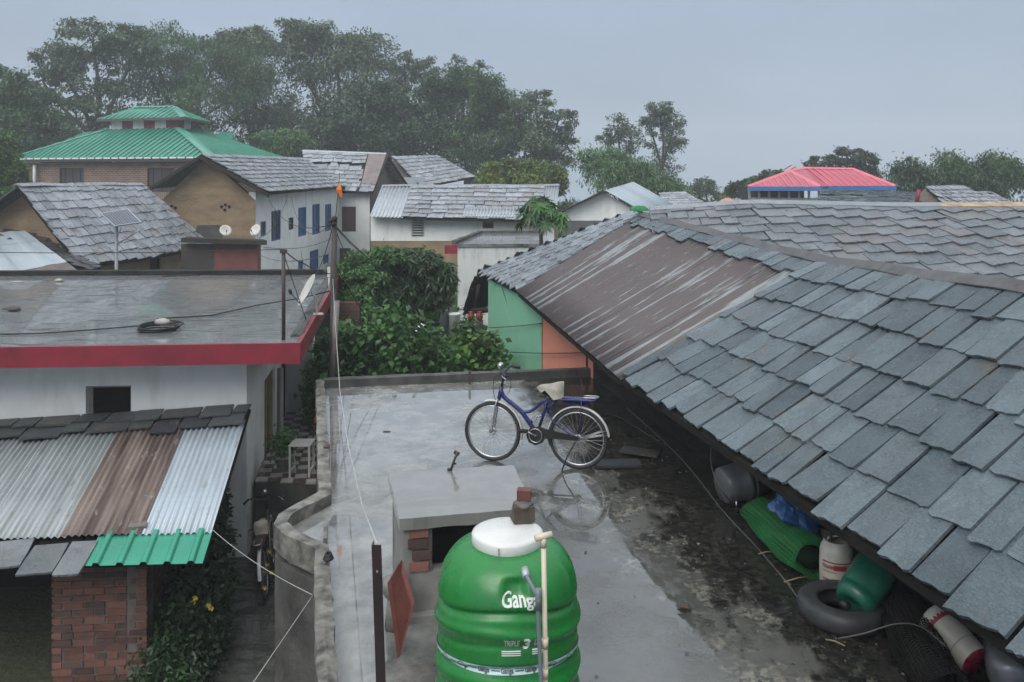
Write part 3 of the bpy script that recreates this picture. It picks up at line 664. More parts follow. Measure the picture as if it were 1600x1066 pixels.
wf0, wf1 = W(-13, 10.35, 0), W(-3.93, 10.95, 0); ws1 = W(-4.43, 14.2, 0)
house_wall(hw, wf0, wf1, GZ, RZ - .2, M_white, [(134, 603, 205, 660, M_dark, mk('grey_frame', (.35, .35, .34)), 0, .16)])
house_wall(hw, wf1, ws1, GZ, RZ - .2, M_white, [(413, 583, 429, 738, mk('window_brown', (.25, .19, .12), (.16, .12, .08)), mk('yellow_frame', (.45, .36, .2)), 3, .08)])
for sgn, (a, b) in enumerate(((W(-13, 10.2, 0), W(-3.7, 10.62, 0)), (W(-3.55, 10.62, 0), W(-4.4, 15.6, 0)))):   # sloping soffit cove under the slab
    e_ = b - a; n_ = V((e_.y, -e_.x, 0)).normalized(); mb = MB()
    mb.prism([V((a.x, a.y, RZ - .21)) + n_ * (.1 if sgn == 0 else .1), V((a.x, a.y, RZ - .21)) - n_ * .5, V((a.x, a.y, RZ - .34)) - n_ * .5, V((a.x, a.y, RZ - .23)) + n_ * .1], e_); mb.build('soffit', M_white, hw)
m = MB(); m.tube([P(438, 575, 13.2), P(438, 700, 13.0), P(436, 812, 12.2)], .055, 8); m.build('drain_pipe', mk('grey_pipe', (.23, .22, .21)), hw)
mb = MB(); wallboxes(mb, W(-4.45, 14.7, 0), W(-3.98, 14.75, 0), -4.85, RZ - .2, .35); wallboxes(mb, W(-3.98, 14.75, 0), W(-4.05, 15.2, 0), -4.85, RZ - .2, .3); mb.build('pillar', M_white, hw)
mb = MB(); wallboxes(mb, W(-4.75, 14.6, 0), W(-4.5, 14.65, 0), -4.85, RZ - .2, .3); mb.build('door', M_wood_dark, hw)
mb = MB(); wallboxes(mb, W(-3.95, 16.2, 0), W(-3.35, 16.2, 0), GZ, -2.85, .2); mb.build('side_brick_wall', M_brickold, hw)
mb = MB(); wallboxes(mb, W(-16, 17.2, 0), W(-4.2, 17.4, 0), GZ, RZ - .2, -.2); mb.build('back_wall', M_white, hw)
# tiled porch step beside it
pt = thing('tiled_porch', 'raised porch paved with brown and white tiles between white wall and terrace', 'porch', W(-3.6, 12.8, GZ)); PZ = -4.75
pc = [W(-3.95, 11.35, 0), W(-2.95, 11.25, 0), W(-3.5, 14.7, 0), W(-4.45, 14.6, 0)]
m = MB(); m.prism([V((p.x, p.y, GZ)) for p in pc], (0, 0, PZ - GZ)); m.build('platform', M_conc_dark, pt)
M_tiles = [mk('white_tile', (.38, .365, .34), (.28, .27, .25), rough=.2, bump=.05), mk('brown_tile', (.09, .065, .055), (.06, .045, .04), rough=.2, bump=.05)]
tile_me = []
for q in range(2):
    mb = MB(); mb.box((0, 0, .01), (1, 1, .02)); me = mb.mesh('tile'); me.materials.append(M_tiles[q]); tile_me.append(me)
for i in range(5):
    for j in range(20):
        a = lerp(lerp(pc[0], pc[1], i / 5), lerp(pc[3], pc[2], i / 5), j / 20); b = lerp(lerp(pc[0], pc[1], (i + 1) / 5), lerp(pc[3], pc[2], (i + 1) / 5), (j + 1) / 20)
        o = bpy.data.objects.new('tile', tile_me[(i + j) % 2]); COL.objects.link(o); o.parent = pt; c = (a + b) / 2; o.location = V((c.x, c.y, PZ + .001)) - ORG[pt.name]; o.scale = (.185, .185, 1); o.rotation_euler = (0, 0, R(9))

# ------------------------------------------------------------------ lean-to shed, lower left
sh = thing('brick_shed', 'brick lean-to shed with slate and corrugated metal roof against the white house', 'shed', W(-5.5, 9.5, GZ))
sl0, sl1 = W(-9.6, 7.75, -4.22), P(318, 868, 8.0); su0, su1 = W(-10.2, 10.2, -3.62), P(392, 634, 10.85)
sl1.z = -4.2
SL, SU = pl([(0, sl0), (1, sl1)]), pl([(0, su0), (1, su1)])
SS = lambda t, s: lerp(SL(t), SU(t), s)
m = MB(); m.prism([SS(0, .02) - UP * .05, SS(1, .02) - UP * .05, SS(1, 1) - UP * .05, SS(0, 1) - UP * .05], (0, 0, -.04)); m.build('roof_deck', M_deck, sh)
slate_roof(sh, SL, SU, .44, .33, mat=M_slate_dark, seed=31, s0=.80, s1=1.0, deck=False, tail=.075, wob=.025)
L_ = 7.0
ed = [(0, .15, M_corr_zinc), (.15, .30, M_corr_zinc), (.30, .45, M_corr_zinc), (.445, .60, M_corr_zinc), (.595, .745, M_corr_zinc), (.735, .875, M_corr_rust), (.865, 1.0, M_corr_bright)]
for i, (a, b, mt) in enumerate(ed):
    z_ = UP * (.012 + .012 * (i % 3) + (.012 if i == 6 else 0))
    corr_sheet(sh, (SS(a, .13) + z_, SS(b, .13) + z_, SS(b, .86) + z_ + UP * .02, SS(a, .86) + z_ + UP * .02), max(4, round((b - a) * L_ / .08)), .013, mt, nv=3)
slate_roof(sh, SL, SU, .40, .34, mat=slate_mat('slate_smooth', (.10, .115, .125), (.16, .175, .185), (.13, .13, .13), .3), seed=33, s0=-.015, s1=.12, t0=.3, t1=.81, deck=False, tail=.02)
z_ = UP * .008
corr_sheet(sh, (SS(.80, -.015) + z_, SS(1.0, -.015) + z_, SS(1.0, .15) + z_, SS(.80, .15) + z_), 5, .035, painted('green_eave_sheet', (.028, .27, .175), .35), trap=True, name='green_sheet', pts_per=24)
# brick pillar, one object per brick on the face one can read
f0, f1 = W(-5.18, 8.32, 0), W(-4.15, 8.40, 0); g1 = W(-4.80, 11.2, 0)
M_mortar = mk('mortar', (.17, .15, .135), (.10, .09, .08), scale=8, rough=.9)
mb = MB(); wallboxes(mb, f0 + V((.012, .012, 0)), f1 + V((-.012, .012, 0)), GZ - .3, -4.32, .24); wallboxes(mb, f1 + V((-.012, .012, 0)), g1 + V((-.012, 0, 0)), GZ - .3, -4.02, .2); mb.build('mortar_core', M_mortar, sh)
def brick_mat(nm, a, b): return mk(nm, a, b, scale=9, rough=.8, rnd=.35, bump=.6, bscale=50, coords='pos')
M_brick = brick_mat('brick', (.19, .075, .052), (.125, .062, .05)); M_brick_d = brick_mat('dark_brick', (.10, .05, .042), (.075, .05, .042))
bms = []
for q in range(4):
    mb = MB(); rr = random.Random(q); mb.box((0, 0, 0), (1, 1, 1)); me = mb.mesh('brick')
    for v_ in me.vertices: v_.co += V((rr.uniform(-.03, .03), rr.uniform(-.03, .03), rr.uniform(-.06, .06)))
    me.materials.append(M_brick if q < 3 else M_brick_d); bms.append(me)
e_ = (f1 - f0); ln_ = e_.length; e_.normalize(); n_ = V((-e_.y, e_.x, 0)); rr = random.Random(5); z = GZ - .25; row = 0
while z < -4.42:
    s = -.11 * (row % 2)
    while s < ln_ - .03:
        w_ = .215 if row % 3 else rr.choice((.105, .215)); a, b = max(s, 0), min(s + w_, ln_)
        if b - a > .04:
            o = bpy.data.objects.new('brick', rr.choice(bms)); COL.objects.link(o); o.parent = sh
            c = f0 + e_ * ((a + b) / 2) + n_ * (.045 + rr.uniform(-.006, .006)); o.location = V((c.x, c.y, z + .034)) - ORG[sh.name]; o.rotation_euler = (0, 0, math.atan2(e_.y, e_.x)); o.scale = (b - a, .10, .060)
        s += w_ + .02
    z += .083; row += 1
mb = MB(); e2 = (g1 - f1); l2 = e2.length; e2.normalize(); n2 = V((-e2.y, e2.x, 0)); z = GZ - .25; row = 0
while z < -4.1:
    s = .02 - .11 * (row % 2)
    while s < l2:
        a, b = max(s, .02), min(s + .21, l2)
        if b - a > .03: mb.obox(f1 + e2 * a - n2 * rr.uniform(.0, .012) + UP * z, e2 * (b - a), n2 * .06, UP * .066)
        s += .225
    z += .083; row += 1
o = mb.build('side_bricks', brick_mat('dull_brick', (.14, .065, .05), (.09, .05, .042)), sh); o['kind'] = 'stuff'
mb = MB(); wallboxes(mb, W(-9.6, 8.3, 0), W(-8.6, 8.3, 0), GZ - .3, -4.3, .24); mb.build('wall', M_brickold, sh)
mb = MB(); mb.obox(W(-8.6, 8.42, -4.5), f0 - W(-8.6, 8.42, 0) + V((0, .05, 0)), (0, .2, 0), (0, 0, .15)); mb.build('lintel', M_wood_dark, sh)
mb = MB(); mb.obox(W(-9.5, 10.1, GZ), W(4.6, .28, 0), (0, .05, 0), (0, 0, 1.9)); mb.build('back_lining', M_deck, sh)
mb = MB(); mb.obox(P(268, 872, 9.0) + V((.06, 0, -.35)), (.02, .12, 0), W(-.12, .35, 0), (0, 0, .32)); mb.build('vent_window', M_dark, sh)
# alley
M_alley = wet_floor_mat('alley_floor', (.085, .088, .08), (.05, .052, .048), (.02, .022, .018), rot=R(-10), streaks=True)
m = MB(); m.prism([W(-4.0, 2.5, GZ + .003), W(-.5, 2.5, GZ + .003), W(-2.6, 11.4, GZ + .003), W(-4.2, 11.4, GZ + .003)], (0, 0, .06)); struct(m.build('path', M_alley))

# ------------------------------------------------------------------ village houses behind
def gable_house(parent, A, B, C, ridge0, ridge1, mat, thick=.25, zb=GZ):
    """gable wall from A (left eave) to B (right eave) with apex ridge0, walls down to zb"""
    m = MB(); n = (B - A); n.z = 0; n = V((-n.y, n.x, 0)).normalized()
    m.prism([V((A.x, A.y, zb)), V((B.x, B.y, zb)), B, ridge0, A], n * thick); return m.build('gable_wall', mat, parent)
# 1. house with the solar lamp in front: ochre gable, slate slope facing the flat roof
h1 = thing('slate_house', 'mud-plastered house with slate roof behind the solar street lamp', 'house', W(-12.5, 22, GZ))
n0, n1 = W(-11.35, 19.6, -2.5), W(-10.25, 25.2, -2.48); r0, r1 = P(25, 290, 20.0), P(221, 288, 25.0)
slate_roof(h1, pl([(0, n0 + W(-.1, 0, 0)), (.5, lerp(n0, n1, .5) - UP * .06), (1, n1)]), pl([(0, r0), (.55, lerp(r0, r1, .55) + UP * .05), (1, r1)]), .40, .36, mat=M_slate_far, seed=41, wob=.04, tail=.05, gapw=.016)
le0, le1 = r0 + W(-2.3, -.2, -1.75), r1 + W(-2.3, -.2, -1.75)
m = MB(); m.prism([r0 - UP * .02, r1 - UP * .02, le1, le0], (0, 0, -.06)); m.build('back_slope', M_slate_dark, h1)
gA, gB = le0 + W(.25, .55, -.1), n0 + W(-.35, .55, -.02); gable_house(h1, gA, gB, None, r0 + W(0, .55, -.08), None, M_mud)
house_wall(h1, n0 + W(-.4, .5, 0), n1 + W(-.4, 0, 0), GZ, -2.3, M_ochre, [(234, 398, 251, 440, M_dark, M_wood_dark, 0, .08, 'doorway')])
m = MB()
for (a, b) in ((r0, n0), (r0, le0)): m.tube([a + W(0, .1, -.1), b + W(0, .1, -.1)], .05, 5)
m.build('rafter', M_wood_dark, h1)
cap_strip(h1, [lerp(r0, r1, i / 6) + UP * (.04 + .02 * math.sin(i * 2)) for i in range(7)], .3, M_slate_far)
# 2. low shed with pale metal sheets, far left
h2 = thing('metal_roof_shed', 'low shed with pale metal sheets and dark slates at far left edge', 'shed', W(-13.5, 18.8, GZ))
q0, q1, q2, q3 = P(-60, 470, 17.9), P(128, 428, 18.6), P(40, 362, 20.3), P(-90, 372, 20.0)
lo_, hi_ = pl([(0, q0), (1, q1)]), pl([(0, q3), (1, q2)])
for i in range(4):
    a, b = i / 4, (i + 1) / 4 + .01; z_ = UP * (.01 + .008 * (i % 2))
    corr_sheet(h2, (lerp(q0, q3, a) + z_, lerp(q1, q2, a) + z_, lerp(q1, q2, b) + z_, lerp(q0, q3, b) + z_), 3, .02, [mk('brown_sheet', (.13, .10, .095)), M_pale_sheet, M_pale_sheet, M_pale_sheet][i], trap=True, pts_per=20)
slate_roof(h2, pl([(0, P(0, 368, 20.2)), (1, P(140, 425, 18.9))]), pl([(0, P(20, 350, 20.8)), (1, P(158, 418, 19.4))]), .4, .3, mat=M_slate_dark, seed=43)
mb = MB(); wallboxes(mb, q0 + W(0, .3, 0), q1 + W(-.1, .5, 0), GZ, -2.6, .2); wallboxes(mb, q1 + W(-.1, .5, 0), q2 + W(-.1, 0, 0), GZ, -2.55, .2); mb.build('wall', M_mud, h2)
# 3. red-walled lean-to between them
h3 = thing('concrete_lean_to', 'low red-walled lean-to with mossy concrete slab below the mud gable', 'building', W(-10, 23.2, GZ))
sa0, sa1 = P(283, 372, 23.0), P(417, 376, 22.6)
m = MB(); m.prism([sa0 + UP * 0, sa1, sa1 + W(-.35, .7, -.02), sa0 + W(-.1, .7, -.02)], (0, 0, -.14)); m.build('roof_slab', mk('moss_slab', (.035, .036, .028), (.015, .016, .013), scale=3, spec=.25), h3)
house_wall(h3, P(283, 390, 23.3), P(335, 390, 23.2), GZ, -2.25, mk('dark_plank_wall', (.06, .05, .045), (.035, .03, .028), st=(1, 1, 9)), name='plank_wall')
house_wall(h3, P(335, 390, 23.2), P(402, 390, 23.0), GZ, -2.25, M_redbrickwall, name='red_wall')
m = MB(); m.prism([P(308, 352, 25.3), P(345, 352, 25.3), P(345, 374, 25.3), P(302, 374, 25.3)], (0, .15, 0)); m.build('upstand', M_conc_dark, h3)
# 4. long white house with blue shutters, mud gable towards us
h4 = thing('white_house', 'long two-storey white house with blue windows and bare mud gable', 'house', W(-10.5, 31, GZ))
E0, E1 = P(420, 302, 25.6), W(-8.35, 37.0, -.70); R0, R1 = P(313, 241, 25.6), P(474, 238, 38.5); R1.z = R0.z + .1
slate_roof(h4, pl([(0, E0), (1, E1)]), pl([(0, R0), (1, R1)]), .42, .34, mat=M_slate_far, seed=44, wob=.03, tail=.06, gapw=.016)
F0 = P(232, 292, 25.6); F1 = F0 + (R1 - R0)
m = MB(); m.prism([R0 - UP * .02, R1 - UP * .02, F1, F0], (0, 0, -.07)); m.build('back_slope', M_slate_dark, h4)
m = MB()
for (a, b) in ((R0, E0), (R0, F0)):
    d_ = (b - a).normalized(); m.obox(a - UP * .16 + V((0, -.03, 0)), b - a, (0, .06, 0), (0, 0, .12))
m.build('barge_board', M_wood_dark, h4)
wa, wb = W(-9.05, 26.1, 0), W(-8.65, 37.0, 0)
gable_house(h4, W(-12.5, 26.1, -1.1), W(-9.05, 26.1, -.98), None, R0 + W(0, .5, -.12), None, M_mud)
bw = [(407, 346, 416, 369), (424, 329, 439, 376), (451, 340, 459, 359), (466, 324, 479, 369), (488, 319, 500, 366), (508, 319, 518, 361), (484, 391, 498, 424), (466, 408, 474, 426), (505, 398, 514, 412), (427, 421, 433, 432)]
M_shut_dark = mk('dark_pane', (.02, .03, .045), (.03, .04, .06), rough=.25)
house_wall(h4, wa, wb, GZ, -.68, M_white, [(*q, M_blue if i in (3, 4, 5, 6, 7, 8) else M_shut_dark, M_blue if i != 2 else M_wood_dark, 2 if i in (1, 3, 4, 5, 6) else 0, .07) for i, q in enumerate(bw)])
for (u, v) in ((448, 300), (268, 285), (262, 286)): pass
for (u, v) in ((346, 323), (352, 320), (358, 323), (351, 328), (268, 322), (274, 325)): p = P(u, v, 26.08); mb = MB(); mb.tube([p + V((0, -.02, 0)), p + V((0, .06, 0))], .045, 7); mb.build('scaffold_hole', M_dark, h4)
# 5. its cross wing with a brown door
h5 = thing('white_house', 'white cross wing with brown door and slate roof facing the garden', 'house', W(-8, 39, GZ))
e0, e1 = W(-10.2, 36.8, -.92), P(583, 301, 36.8); r0, r1 = P(473, 236, 40.5), P(604, 241, 40.0)
slate_roof(h5, pl([(0, e0), (1, e1)]), pl([(0, r0), (1, r1)]), .55, .45, mat=M_slate_far, seed=45, t0=0, t1=.78, wob=.05, tail=.06)
slate_roof(h5, pl([(0, e0), (1, e1)]), pl([(0, r0), (1, r1)]), .55, .45, mat=M_slate_far, seed=46, t0=.78, t1=1, s0=0, s1=.18, wob=.03)
Sx = lambda t, s: lerp(lerp(e0, e1, t), lerp(r0, r1, t), s)
corr_sheet(h5, (Sx(.79, .18) + UP * .05, Sx(1.0, .18) + UP * .05, Sx(1.0, 1) + UP * .05, Sx(.79, 1) + UP * .05), 2, .015, mk('brown_sheet_b', (.14, .105, .10), (.2, .17, .17), scale=2), trap=True, pts_per=20)
m = MB(); m.prism([Sx(.78, .1) - UP * .05, Sx(1, .1) - UP * .05, Sx(1, 1) - UP * .05, Sx(.78, 1) - UP * .05], (0, 0, -.05)); m.build('roof_deck', M_deck, h5)
b0, b1 = r0 + W(0, 3.4, -1.9), r1 + W(.9, 2.6, -1.9)
m = MB(); m.prism([r0 - UP * .02, r1 - UP * .02, b1, b0], (0, 0, -.06)); m.build('back_slope', M_slate_far, h5)
cap_strip(h5, [r0 + UP * .05, lerp(r0, r1, .5) + UP * .05, r1 + UP * .05], .3, M_galv)
w0, w1 = W(-8.7, 37.15, 0), W(-7.15, 37.15, 0)
house_wall(h5, w0, w1, GZ, -.75, M_white, [(534, 323, 556, 362, M_brownwood, M_brownwood, 2, .07, 'door'), (528, 388, 548, 420, M_brownwood, M_brownwood, 2, .07, 'door')])
mb = MB(); wallboxes(mb, w1, W(-6.6, 42.5, 0), GZ, -.75, .25); mb.prism([W(-7.15, 37.2, -.8), W(-6.6, 42.4, -.8), r1 + W(-.35, 0, -.1)], (-.2, 0, 0)); mb.build('gable_wall', mk('raw_gable', (.10, .075, .055), (.05, .04, .035)), h5)
m = MB(); m.tube([r1 + W(.05, 0, -.08), W(-6.95, 36.9, -.95)], .07, 6); m.tube([r1 + W(.05, 0, -.08), b1 + UP * -.06], .07, 6); m.build('rafter', M_wood_dark, h5)
# 6. slate roof behind the wing
h6 = thing('slate_house', 'small slate-roofed house tucked behind the cross wing, against the trees', 'house', W(-5, 46, GZ))
a0, a1, a2, a3 = P(658, 293, 43), P(743, 277, 47), P(682, 243, 49), P(613, 245, 44.5)
slate_roof(h6, pl([(0, a0), (1, a1)]), pl([(0, a3), (1, a2)]), .55, .45, mat=M_slate_far, seed=47, wob=.04, tail=.06)
m = MB(); m.prism([P(606, 300, 43.6), a0 + W(-.2, .5, 0), a3 + W(0, .5, -.1)], (0, .2, 0)); m.build('gable_wall', mk('raw_gable', (.10, .075, .055)), h6)
m = MB(); m.obox(P(622, 292, 43.2), P(664, 292, 43.2) - P(622, 292, 43.2), (0, .1, 0), (0, 0, .55)); m.build('pale_sheet', M_pale_sheet, h6)
mb = MB(); wallboxes(mb, a0 + W(-1.2, .5, 0), a1 + W(-.4, 0, 0), GZ, -.9, .2); mb.build('wall', M_white, h6)
# 7. house with the long low roof in the middle
h7 = thing('slate_house', 'white and ochre house with long low slate roof behind the mango tree', 'house', W(-2.2, 34, GZ))
e0, e1, r1, r0 = P(577, 340, 32.5), P(868, 346, 32.5), P(874, 290, 35.8), P(597, 291, 35.8)
Sy = lambda t, s: lerp(lerp(e0, e1, t), lerp(r0, r1, t), s)
LO7, UP7 = pl([(0, e0), (1, e1)]), pl([(0, r0), (1, r1)])
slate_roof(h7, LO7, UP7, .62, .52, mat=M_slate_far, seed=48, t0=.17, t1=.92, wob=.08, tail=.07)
for (a, b) in ((0, .18), (.91, 1.0)): corr_sheet(h7, (Sy(a, 0) + UP * .03, Sy(b, 0) + UP * .03, Sy(b, 1) + UP * .03, Sy(a, 1) + UP * .03), max(6, round((b - a) * 8.2 / .16)), .03, M_galv, pts_per=6)
corr_sheet(h7, (Sy(.5, .02) + UP * .1, Sy(.78, .02) + UP * .1, Sy(.78, .28) + UP * .1, Sy(.5, .28) + UP * .1), 16, .03, M_galv, pts_per=6)
m = MB(); m.prism([r0 - UP * .02, r1 - UP * .02, r1 + W(0, 3.3, -1.4), r0 + W(0, 3.3, -1.4)], (0, 0, -.06)); m.build('back_slope', M_slate_far, h7)
cap_strip(h7, [lerp(r0, r1, i / 8) + UP * (.05 + .02 * math.sin(i * 1.7)) for i in range(9)], .35, M_slate_far)
w0, w1 = P(579, 345, 33.0), P(866, 345, 33.0)
house_wall(h7, w0, w1, -3.05, -1.95, M_white, [(643, 342, 663, 371, M_dark, M_white_old, 0, .1, 'vent'), (754, 342, 771, 357, M_dark, M_wood_dark, 3)])
house_wall(h7, w0 + V((0, .02, 0)), w1 + V((0, .02, 0)), GZ, -3.05, M_ochre, [(641, 391, 666, 412, M_dark, M_wood_dark, 0)], name='lower_wall')
for k in range(6):
    p = P(644.5, 347 + k * 4, 32.98); m = MB(); m.obox(p, P(661.5, 347 + k * 4, 32.98) - p, (0, .06, -.02), (0, 0, .05)); m.build('vent_slat', M_white_old, h7)
mb = MB(); wallboxes(mb, w1, P(872, 345, 37.5), GZ, -1.7, .2); mb.build('side_wall', M_ochre, h7)
# 8. weathered white building with flat roof in front of it
h8 = thing('flat_roof_house', 'weathered white block with flat roof and red edge piece behind the garden', 'building', W(0, 25, GZ))
c0, c1 = P(715, 381, 24.0), P(860, 381, 24.0); z8 = c0.z
m = MB(); m.prism([c0 + V((0, -.05, -.1)), c1 + V((0, -.05, -.1)), c1 + W(0, 4.2, -.1), c0 + W(.6, 4.2, -.1)], (0, 0, .1)); m.build('roof_slab', M_roofwet, h8)
m = MB(); m.obox(c0 + V((-.42, 0, -.33)), (.42, 0, 0), (0, .2, 0), (0, 0, .28)); m.build('fascia_end', M_red, h8)
sweep_wall([c0 + V((-.12, .1, 0)), c0 + W(.55, 4.2, 0), c1 + W(0, 4.2, 0)], .16, z8 - .03, z8 + .11, .01, 12).build('roof_kerb', M_conc_dark, h8)
house_wall(h8, c0, c1, GZ, z8 - .1, M_white_old)
mb = MB(); mb.obox(c0 + V((0, .26, GZ - z8)), (.25, 0, 0), W(.5, 4, 0), (0, 0, z8 - GZ - .12)); mb.build('side_wall', M_white_old, h8)
# 9. white gable with pale tin roof, right of the papaya
h9 = thing('tin_roof_house', 'white gabled house with pale tin roof beyond the papaya plant', 'house', W(4, 29, GZ))
ap, le_, ri_ = P(944, 297, 28), P(880, 329, 28), P(1012, 338, 28)
m = MB(); m.prism([V((le_.x, le_.y, GZ)), V((ri_.x, ri_.y, GZ)), ri_ + UP * -.05, ap - UP * .1, le_ - UP * .06], (0, .2, 0)); m.build('gable_wall', M_white, h9)
bkv = P(990, 284, 33.5) - ap
corr_sheet(h9, (ri_ + V((.2, -.35, -.05)), ri_ + bkv + V((.2, 0, -.05)), ap + bkv, ap + V((0, -.35, 0))), 8, .012, M_pale_sheet)
corr_sheet(h9, (le_ + bkv + V((-.2, 0, -.05)), le_ + V((-.2, -.35, -.05)), ap + V((0, -.35, 0)), ap + bkv), 8, .012, M_pale_sheet)
m = MB(); m.obox(P(877, 331, 27.6) - UP * .06, P(944, 297, 27.6) - P(877, 331, 27.6), (0, .06, 0), (0, 0, .07)); m.build('barge_board', M_wood_dark, h9)
m = MB(); m.obox(P(878, 345, 27.9), (3.3, 0, 0), (0, .08, 0), (0, 0, -1.2)); m.build('plinth_band', mk('grey_band', (.12, .12, .12)), h9)
# 10. small slate roof right of it
h10 = thing('slate_house', 'small far slate roof just right of the pale tin roof', 'house', W(8.3, 38, GZ))
slate_roof(h10, pl([(0, P(1030, 326, 36)), (1, P(1110, 326, 36))]), pl([(0, P(1034, 302, 38.5)), (1, P(1070, 300, 38.5))]), .55, .4, mat=M_slate_far, seed=50)
mb = MB(); wallboxes(mb, P(1034, 330, 36.4), P(1106, 330, 36.4), GZ, -1.75, .2); mb.build('wall', M_white_old, h10)
# 11. red-roofed house
h11 = thing('red_roof_house', 'house with bright red hipped metal roof and blue fascia', 'house', W(17, 38, GZ)); D = 36
ez = P(0, 291, D).z
def X(u, d): return (u - 800) * d / 1155
A = W(X(1168, 35), 35, ez); B = W(X(1283, 34.6), 34.6, ez); Cc = W(X(1400, 36.4), 36.4, ez); Dd = W(X(1378, 42.5), 42.5, ez); Ee = W(X(1200, 42.5), 42.5, ez)
P1 = P(1235, 267, 37.6); P2 = P(1256, 263, 38.8); P3 = P(1334, 264.5, 38.6); Bv = W(X(1290, 36.3), 36.3, ez)
hip_plane(h11, [A, B, P1], (A, B), M_rroof, M_rcap, .34); hip_plane(h11, [B, Bv + W(.2, .1, 0), P2, P1], (B, Bv), M_rroof, M_rcap, .34)
hip_plane(h11, [Bv, Cc, P3, P2], (Bv, Cc), M_rroof, M_rcap, .34); hip_plane(h11, [Cc, Dd, P3], (Cc, Dd), M_rroof, M_rcap, .34)
hip_plane(h11, [Ee, A, P1], (Ee, A), M_rroof, M_rcap, .34); hip_plane(h11, [Dd, Ee, P1, P2, P3], (Dd, Ee), M_rroof, M_rcap, .34)
for pr in ((B, P1), (Cc, P3), (P2, P3), (P1, A), (P1, P2)):
    cap_strip(h11, [pr[0] + UP * .05, lerp(*pr, .5) + UP * .05, pr[1] + UP * .05], .28, M_rcap)
for (a, b) in ((A, B), (Bv + W(0, -.0, 0), Cc), (B, Bv)):
    e_ = b - a; n_ = V((e_.y, -e_.x, 0)).normalized(); m = MB(); m.obox(a - UP * .2 + n_ * .01, e_, n_ * .05, UP * .2); m.build('fascia', M_blueband, h11)
for k, (u0, u1) in enumerate(((1172, 1282),)):
    a, b = W(X(1172, 35.4), 35.5, 0), W(X(1281, 35), 35.1, 0); mb = MB(); wallboxes(mb, a, b, GZ, -1.2, .2); mb.build('wall', M_white_old, h11)
    for i in range(8):
        p = lerp(a, b, i / 7); m = MB(); m.box((p.x, p.y, -.98), (.09, .09, .5)); m.build('post', M_white_old, h11)
mb = MB(); mb.obox(W(X(1172, 35.4), 37.2, -1.3), (3.3, 0, 0), (0, .1, 0), (0, 0, .62)); mb.build('glass_wall', mk('dark_glass', (.05, .06, .07), rough=.15), h11)
mb = MB(); wallboxes(mb, W(X(1290, 37), 37, 0), W(X(1392, 37), 37, 0), GZ, -.85, .2); mb.build('wall', M_white_old, h11)
# 12/13. slate roofs in front of it
h12 = thing('slate_house', 'low slate roof directly below the red roof', 'house', W(15.5, 30, GZ))
slate_roof(h12, pl([(0, P(1275, 322, 29)), (1, P(1440, 322, 29))]), pl([(0, P(1284, 297, 32)), (1, P(1448, 301, 32))]), .5, .36, mat=M_slate, seed=52, tail=.06)
mb = MB(); wallboxes(mb, P(1280, 330, 29.4), P(1436, 330, 29.4), GZ, -1.35, .2); mb.build('wall', M_white_old, h12)
h13 = thing('slate_house', 'pale slate gable roof right of the red roof, below bamboo', 'house', W(18, 31, GZ))
slate_roof(h13, pl([(0, P(1478, 322, 29)), (1, P(1556, 322, 31.5))]), pl([(0, P(1448, 293, 30)), (1, P(1505, 291, 33.5))]), .5, .4, mat=M_slate_far, seed=53, tail=.06)
m = MB(); m.prism([P(1425, 316, 29.6), P(1478, 320, 29.2), P(1449, 295, 30.1)], (0, .2, 0)); m.build('gable_wall', mk('raw_gable', (.10, .075, .055)), h13)
mb = MB(); wallboxes(mb, P(1430, 330, 29.6), P(1470, 330, 29.3), GZ, -1.2, .2); wallboxes(mb, P(1470, 330, 29.3), P(1545, 330, 32), GZ, -1.45, .2); mb.build('wall', M_white_old, h13)
m = MB(); m.tube([P(1432, 318, 29.5), P(1436, 296, 29.5)], .08, 6); m.build('red_post', M_red, h13)
slate_roof(h13, pl([(0, P(1520, 318, 33)), (1, P(1580, 318, 34))]), pl([(0, P(1520, 301, 35)), (1, P(1545, 300, 36))]), .5, .4, mat=M_slate_far, seed=54, tail=.06)
# 14. green-roofed hall
h14 = thing('green_roof_hall', 'large brick hall with green tiered metal roof under the trees', 'building', W(-20, 45, GZ))
A, B, C_ = P(10, 249, 46), P(334, 244.5, 41.5), P(455, 250, 51); Z0 = .86; A.z = B.z = C_.z = Z0; Dd = A + (C_ - B)
cen = (A + B + C_ + Dd) / 4; UPZ = 2.75
ring = []
for p in (A, B, C_, Dd): q = lerp(p, cen, .68); q.z = UPZ; ring.append(q)
ring = [P(168, 202, 47.5), P(280, 202, 46.0), P(314, 200, 49.5), None]; ring[3] = ring[0] + (ring[2] - ring[1])
for q in ring: q.z = 2.78
cs = [A, B, C_, Dd]
for i in range(4):
    j = (i + 1) % 4; hip_plane(h14, [cs[i], cs[j], ring[j], ring[i]], (cs[i], cs[j]), M_groof, M_gridge, .42, rh=.05, rw=.07)
    cap_strip(h14, [cs[i] + UP * .04, lerp(cs[i], ring[i], .5) + UP * .05, ring[i] + UP * .05], .34 if i != 1 else .6, M_gridge)
    e_ = cs[j] - cs[i]; n_ = V((e_.y, -e_.x, 0)).normalized(); m = MB(); m.obox(cs[i] - UP * .2 + n_ * .02, e_, n_ * .05, UP * .17); m.build('gutter', mk('dark_gutter', (.05, .035, .035)), h14)
    m = MB(); nsg = 26
    for k in range(nsg): m.obox(cs[i] - UP * .045 + e_ * (k / nsg) + n_ * .075, e_ * (.78 / nsg), n_ * .03, UP * .08)
    m.build('eave_trim', M_white, h14)
lt = [lerp(r_, sum(ring, V()) / 4, .08) for r_ in ring]; M_rp = mk('crimson_panel', (.26, .03, .06))
